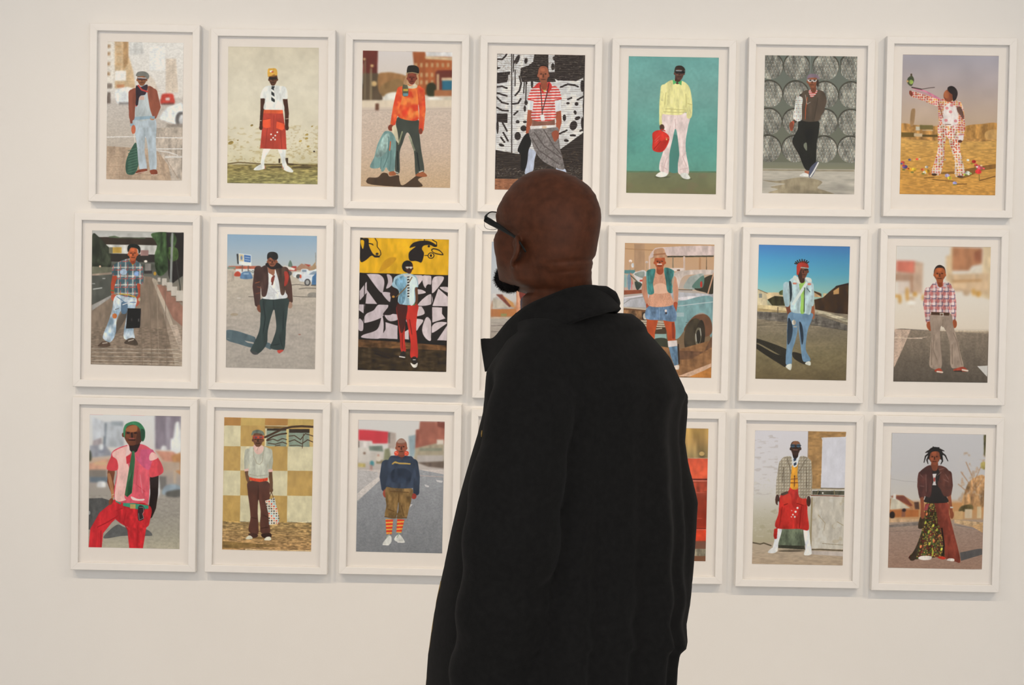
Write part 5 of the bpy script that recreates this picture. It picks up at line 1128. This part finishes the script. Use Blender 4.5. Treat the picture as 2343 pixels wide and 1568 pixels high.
FAR = [HG(0, -.070, 0), HG(-.02, -.071, .0), HG(-.06, -.073, -.002), HG(-.095, -.074, -.008), HG(-.11, -.072, -.018)]
mesh_obj('temple_arm', *tube(local(FAR), [.005, .005, .004, .003, .0022], 8, .45), M_SPEC, glasses, True)
def rim_curve(s):
    c0 = .036 * s; P = []
    for a in np.linspace(0, 2*math.pi, 29):
        ca, sa = math.cos(a), math.sin(a)
        l = c0 + .027 * np.sign(ca) * abs(ca) ** .7; u = -.007 + .0165 * np.sign(sa) * abs(sa) ** .75
        P.append(HG(.016 - .012 * (abs(l) / .07) ** 2, l, u + .004 * max(0, abs(l) - .03) / .04))
    return P
for s in (1, -1):
    rc = rim_curve(s)
    rm = mesh_obj('lens_rim', *tube(local(rc), [.0004] * len(rc), 6), M_SPEC, glasses, True)
    top = [p for p in rc[1:14]]
    mesh_obj('brow_bar', *tube(local(top), [.0011] * len(top), 6), M_SPEC, glasses, True)
    V = local(rc[:-1]); cV = V.mean(0)
    n_ = len(V)
    Vl = np.concatenate([V, [cV + HF * .002], V - HF * .0015, [cV + HF * .0005]])
    Fl = [(i, (i+1) % n_, n_) for i in range(n_)] + [(n_+1+(i+1) % n_, n_+1+i, 2*n_+1) for i in range(n_)] + [(i, n_+1+i, n_+1+(i+1) % n_, (i+1) % n_) for i in range(n_)]
    mesh_obj('lens', Vl, Fl, M_GLASS, glasses, True)
    mesh_obj('end_piece', *tube(local([HG(.006, .062*s, .006), HG(.002, .068*s, .003), HG(-.003, .0705*s, .0)]), [.0026, .004, .005], 8, .6), M_SPEC, glasses, True)
mesh_obj('bridge', *tube(local([HG(.015, .010, -.002), HG(.019, .004, .001), HG(.019, -.004, .001), HG(.015, -.010, -.002)]), [.0016]*4, 8), M_SPEC, glasses, True)

# ------------------------------------------------------------------ jacket
LS = np.array([(700,1262),(730,1236),(760,1205)])
SECT = [  # pixel row, centre column, half width across the shoulders, half depth, offset away
 (716, 1312, .125, .090, .03), (735, 1322, .165, .105, .03), (775, 1335, .192, .118, .03), (830, 1340, .203, .130, .03),
 (900, 1338, .208, .140, .03), (1050, 1328, .208, .152, .03), (1250, 1312, .210, .166, .03), (1450, 1292, .215, .185, .03),
 (1600, 1278, .220, .195, .03), (1800, 1265, .225, .200, .03)]
def build_jacket():
    c = Pm(1290, 1200, .03)
    xs = np.arange(c[0]-.42, c[0]+.40, .0062); ys = np.arange(c[1]-.38, c[1]+.36, .0062); zs = np.arange(.72, 1.60, .0062)
    f = Field(xs, ys, zs)
    S = []
    for y, x, a, b, v in SECT:
        p = Pm(x, y, v); S.append((p[2], p[0], p[1], a, b))
    S = np.array(sorted(S)); zz = S[:, 0]
    Z = zs[None, None, :]; X = xs[:, None, None]; Y = ys[None, :, None]
    cx, cy, A, B = (np.interp(zs, zz, S[:, i])[None, None, :] for i in (1, 2, 3, 4))
    dl = (X-cx)*BL[0] + (Y-cy)*BL[1]; df = (X-cx)*BF[0] + (Y-cy)*BF[1]
    q = np.abs(dl / A) ** 2.3 + np.abs(df / B) ** 2.3
    d = (q ** (1/2.3) - 1) * np.minimum(A, B) * .95
    # soft hanging folds down the back and front
    low = np.clip((1.485 - Z) / .55, 0, 1)
    wav = np.sin(dl * 66 + .35 * np.sin(Z * 4) + 1.2 + .8 * Z) * .0040 + np.sin(dl * 34 + 2.0 - Z * 1.6) * .0062
    back = np.clip(-df / B * 1.4, 0, 1)
    wav = wav + back * .0065 * np.sin(dl * (62 + 10 * (1.4 - Z)) + 1.5 * Z + .6)
    d = d + wav * low
    d = np.maximum(d, Z - zz[-1])
    f.F[:] = d.astype(np.float32)
    AL = [(Pm(1226,838,-.115), .064), (Pm(1207,960,-.150), .074), (Pm(1196,1100,-.175), .074), (Pm(1188,1240,-.180), .072), (Pm(1172,1400,-.160), .069), (Pm(1150,1550,-.120), .068), (Pm(1146,1592,-.105), .060)]
    AR = [(Pm(1470,836,.150), .062), (Pm(1494,960,.150), .070), (Pm(1506,1140,.140), .070), (Pm(1502,1300,.110), .064), (Pm(1494,1430,.080), .058), (Pm(1494,1470,.070), .056)]
    f2 = Field(xs, ys, zs)
    f2.chain(AL, .02)
    # sleeve creases
    rg = np.random.default_rng(3)
    Xf, Yf, Zf = X, Y, Z
    crease = (.0012 * np.sin(Z * 38 + 34 * dl + 1.2 * np.sin(Z * 13)) * np.clip((1.44 - Z) / .2, 0, 1)).astype(np.float32)
    f2.F += crease
    f3 = Field(xs, ys, zs); f3.chain(AR, .02); f3.F += crease
    # deep line where the near sleeve meets the back
    k = (.012 + .035 * np.clip((Z - 1.365) / .12, 0, 1)).astype(np.float32)
    arms = np.minimum(f2.F, f3.F)
    torso = f.F.copy()
    f.F = smin(f.F, f2.F, k); f.F = smin(f.F, f3.F, k)
    f.cone(Pm(1300,1338,-.185), Pm(1240,1366,-.225), .010, .006, .022, True)      # pinch at the elbow
    f.cone(Pm(1314,840,-.09), Pm(1305,985,-.13), .004, .009, .03, True)         # armhole crease
    f.F = np.maximum(f.F, .80 - Z).astype(np.float32)
    V, Q = f.nets()
    V = smooth_mesh(V, Q, 2, .4)
    # sort the faces: which belong to a sleeve
    m_ = V[Q].mean(1)
    ia = [np.clip(np.searchsorted(a, m_[:, i]), 0, len(a)-1) for i, a in enumerate((xs, ys, zs))]
    t_, a_, b_ = torso[ia[0], ia[1], ia[2]], f2.F[ia[0], ia[1], ia[2]], f3.F[ia[0], ia[1], ia[2]]
    part = np.where(np.minimum(a_, b_) < t_, np.where(a_ < b_, 1, 2), 0)
    return V, Q, part
JLEFT = [(1225,712),(1190,745),(1160,780),(1128,825),(1113,850),(1109,900),(1105,945),(1091,1000),(1070,1070),(1047,1150),(1031,1220),(1015,1300),(1000,1370),(987,1440),(979,1500),(974,1568),(968,1640),(968,1800)]
JRIGHT = [(1395,700),(1415,712),(1440,726),(1475,750),(1510,790),(1535,820),(1552,860),(1575,908),(1572,960),(1568,1012),(1575,1060),(1588,1110),(1597,1150),(1593,1220),(1588,1290),(1580,1380),(1571,1430),(1574,1470),(1571,1486),(1556,1497),(1551,1530),(1549,1568),(1547,1640),(1547,1800)]
jV, jQ, jpart = build_jacket()
jV = fit_outline(jV, JLEFT, JRIGHT, 700, 1790, 60, 8)

def submesh(V, Q, sel):
    q = Q[sel]; u, inv = np.unique(q, return_inverse=True)
    return V[u], inv.reshape(q.shape)
jv, jq = submesh(jV, jQ, jpart == 0)
jacket = solid('jacket', local(jv), jq, M_JACKET, person)
for k in (1, 2):
    v, q = submesh(jV, jQ, jpart == k)
    solid('sleeve', local(v), q, M_JACKET, jacket)

# collar: a soft stand collar, its left front corner standing open, the back rolled over
def ribbon(top, bot, th, n=64, rows=8, roll=None):
    top, bot = np.asarray(top, float), np.asarray(bot, float)
    def cat(P, t):
        m_ = len(P) - 1; i = np.clip(np.floor(t * m_).astype(int), 0, m_ - 1); u = (t * m_ - i)[:, None]
        g = lambda j: P[np.clip(j, 0, m_)]
        a, b, c, d = g(i-1), g(i), g(i+1), g(i+2)
        return .5*((2*b)+(c-a)*u+(2*a-5*b+4*c-d)*u**2+(3*b-a-3*c+d)*u**3)
    t = np.linspace(0, 1, n); T, Bm = cat(top, t), cat(bot, t)
    G = np.stack([Bm + (T - Bm) * w for w in np.linspace(0, 1, rows)], 1)
    gu = np.gradient(G, axis=0); gv = np.gradient(G, axis=1)
    N = np.cross(gu, gv); N /= np.linalg.norm(N, axis=2, keepdims=True) + 1e-9
    prof = th * (1 - .25 * np.linspace(0, 1, rows) ** 6)
    O, I = G + N * prof[None, :, None] * .5, G - N * prof[None, :, None] * .5
    V = np.concatenate([O.reshape(-1, 3), I.reshape(-1, 3)]); F = []
    k = n * rows; at_ = lambda i, j, s: s * k + i * rows + j
    for i in range(n - 1):
        for j in range(rows - 1):
            F.append((at_(i,j,0), at_(i+1,j,0), at_(i+1,j+1,0), at_(i,j+1,0))); F.append((at_(i,j,1), at_(i,j+1,1), at_(i+1,j+1,1), at_(i+1,j,1)))
        F.append((at_(i,rows-1,0), at_(i+1,rows-1,0), at_(i+1,rows-1,1), at_(i,rows-1,1))); F.append((at_(i,0,1), at_(i+1,0,1), at_(i+1,0,0), at_(i,0,0)))
    for j in range(rows - 1):
        F.append((at_(0,j,0), at_(0,j+1,0), at_(0,j+1,1), at_(0,j,1))); F.append((at_(n-1,j,1), at_(n-1,j+1,1), at_(n-1,j+1,0), at_(n-1,j,0)))
    return V, F
CT = [Pm(1104,775,.07), Pm(1120,775,.05), Pm(1136,771,.02), Pm(1168,733,-.03), Pm(1211,699,-.07), Pm(1268,674,-.088), Pm(1300,662,-.085), Pm(1345,655,-.065), Pm(1378,660,-.03), Pm(1394,672,.01), Pm(1385,690,.06), Pm(1335,700,.10), Pm(1265,730,.125), Pm(1215,775,.13)]
CB = [Pm(1116,850,.07), Pm(1134,842,.02), Pm(1160,822,-.04), Pm(1195,798,-.085), Pm(1235,772,-.11), Pm(1285,748,-.12), Pm(1335,728,-.115), Pm(1378,716,-.09), Pm(1408,710,-.03), Pm(1414,712,.03), Pm(1395,730,.09), Pm(1335,760,.13), Pm(1265,790,.15), Pm(1215,840,.15)]
V, F = ribbon(CT, CB, .011, 72, 8)
collar = mesh_obj('collar', local(V), F, M_JACKET, jacket, True)
# rolled-over edge of the collar at the back of the neck
ROLLP = [Pm(1330,668,-.080), Pm(1360,664,-.058), Pm(1385,668,-.032), Pm(1400,680,-.012), Pm(1406,694,.012), Pm(1404,702,.035)]
mesh_obj('collar_fold', *tube(local(ROLLP), [.004, .008, .0105, .0125, .0125, .006], 12, .85, (0, 0, 1)), M_JACKET, collar, True)
# brass zip along the open front edge, and its pull
jx, jy, jd = to_px(jV)
zp = [Pm(1104, 778, .10), Pm(1109, 812, .10), Pm(1114, 850, .10)]
mesh_obj('zipper', *tube(local(zp), [.0016]*3, 6, 1, (0, 1, 0)), M_ZIP, jacket, True)
zp = []
for yy in range(1330, 1600, 15):
    k = np.nonzero(np.abs(jy - yy) < 8)[0]; k = k[np.argmin(jx[k])]
    zp.append(at(jx[k] + 2.5, yy, jd[k] - .007))
mesh_obj('zipper', *tube(local(zp), [.0014]*len(zp), 6, 1, (0, 1, 0)), M_ZIP, jacket, True)
k = np.nonzero((np.abs(jy - 993) < 8) & (np.abs(jx - 1103) < 6))[0]; dd = jd[k].min() - .002
mesh_obj('zip_pull', *tube(local([at(1103, 985, dd), at(1102, 992, dd), at(1102, 1000, dd)]), [.0015, .0024, .0018], 8, .6, (0, 1, 0)), M_ZIP, jacket, True)

# ------------------------------------------------------------------ trousers and shoes (below the picture's edge)
def build_trousers():
    c = OFF
    f = Field(np.arange(c[0]-.30, c[0]+.30, .009), np.arange(c[1]-.30, c[1]+.30, .009), np.arange(.02, 1.04, .009))
    f.ell(c + BU * .93, (.125, .168, .10), np.stack([BF, BL, BU], 1), .03)
    for s in (1, -1):
        f.chain([(c + BL*.085*s + BU*.90, .100), (c + BL*.095*s + BU*.50 + BF*.02, .076), (c + BL*.10*s + BU*.10 + BF*.005, .070), (c + BL*.10*s + BU*.06 + BF*.005, .072)], .02)
    X, Y, Z = np.meshgrid(*f.ax, indexing='ij')
    f.F += (.002 * np.sin(Z*55 + X*20 + 2*np.sin(Z*13))).astype(np.float32)
    f.F = np.maximum(f.F, .055 - Z).astype(np.float32)
    return f.nets()
tV, tQ = build_trousers()
solid('trousers', local(tV), tQ, M_TROUSER, person)
for s in (1, -1):
    b = OFF + BL * .10 * s
    f = Field(np.arange(b[0]-.26, b[0]+.20, .005), np.arange(b[1]-.20, b[1]+.26, .005), np.arange(-.01, .15, .005))
    f.ell(b + BF*.085 + BU*.030, (.13, .046, .038), np.stack([BF, BL, BU], 1), .02)
    f.cone(b - BF*.02 + BU*.03, b - BF*.005 + BU*.09, .042, .046, .02)
    f.F = np.maximum(f.F, .0 - f.ax[2][None, None, :] + .001).astype(np.float32)
    v, q = f.nets()
    solid('shoe', local(v), q, M_SHOE, person)
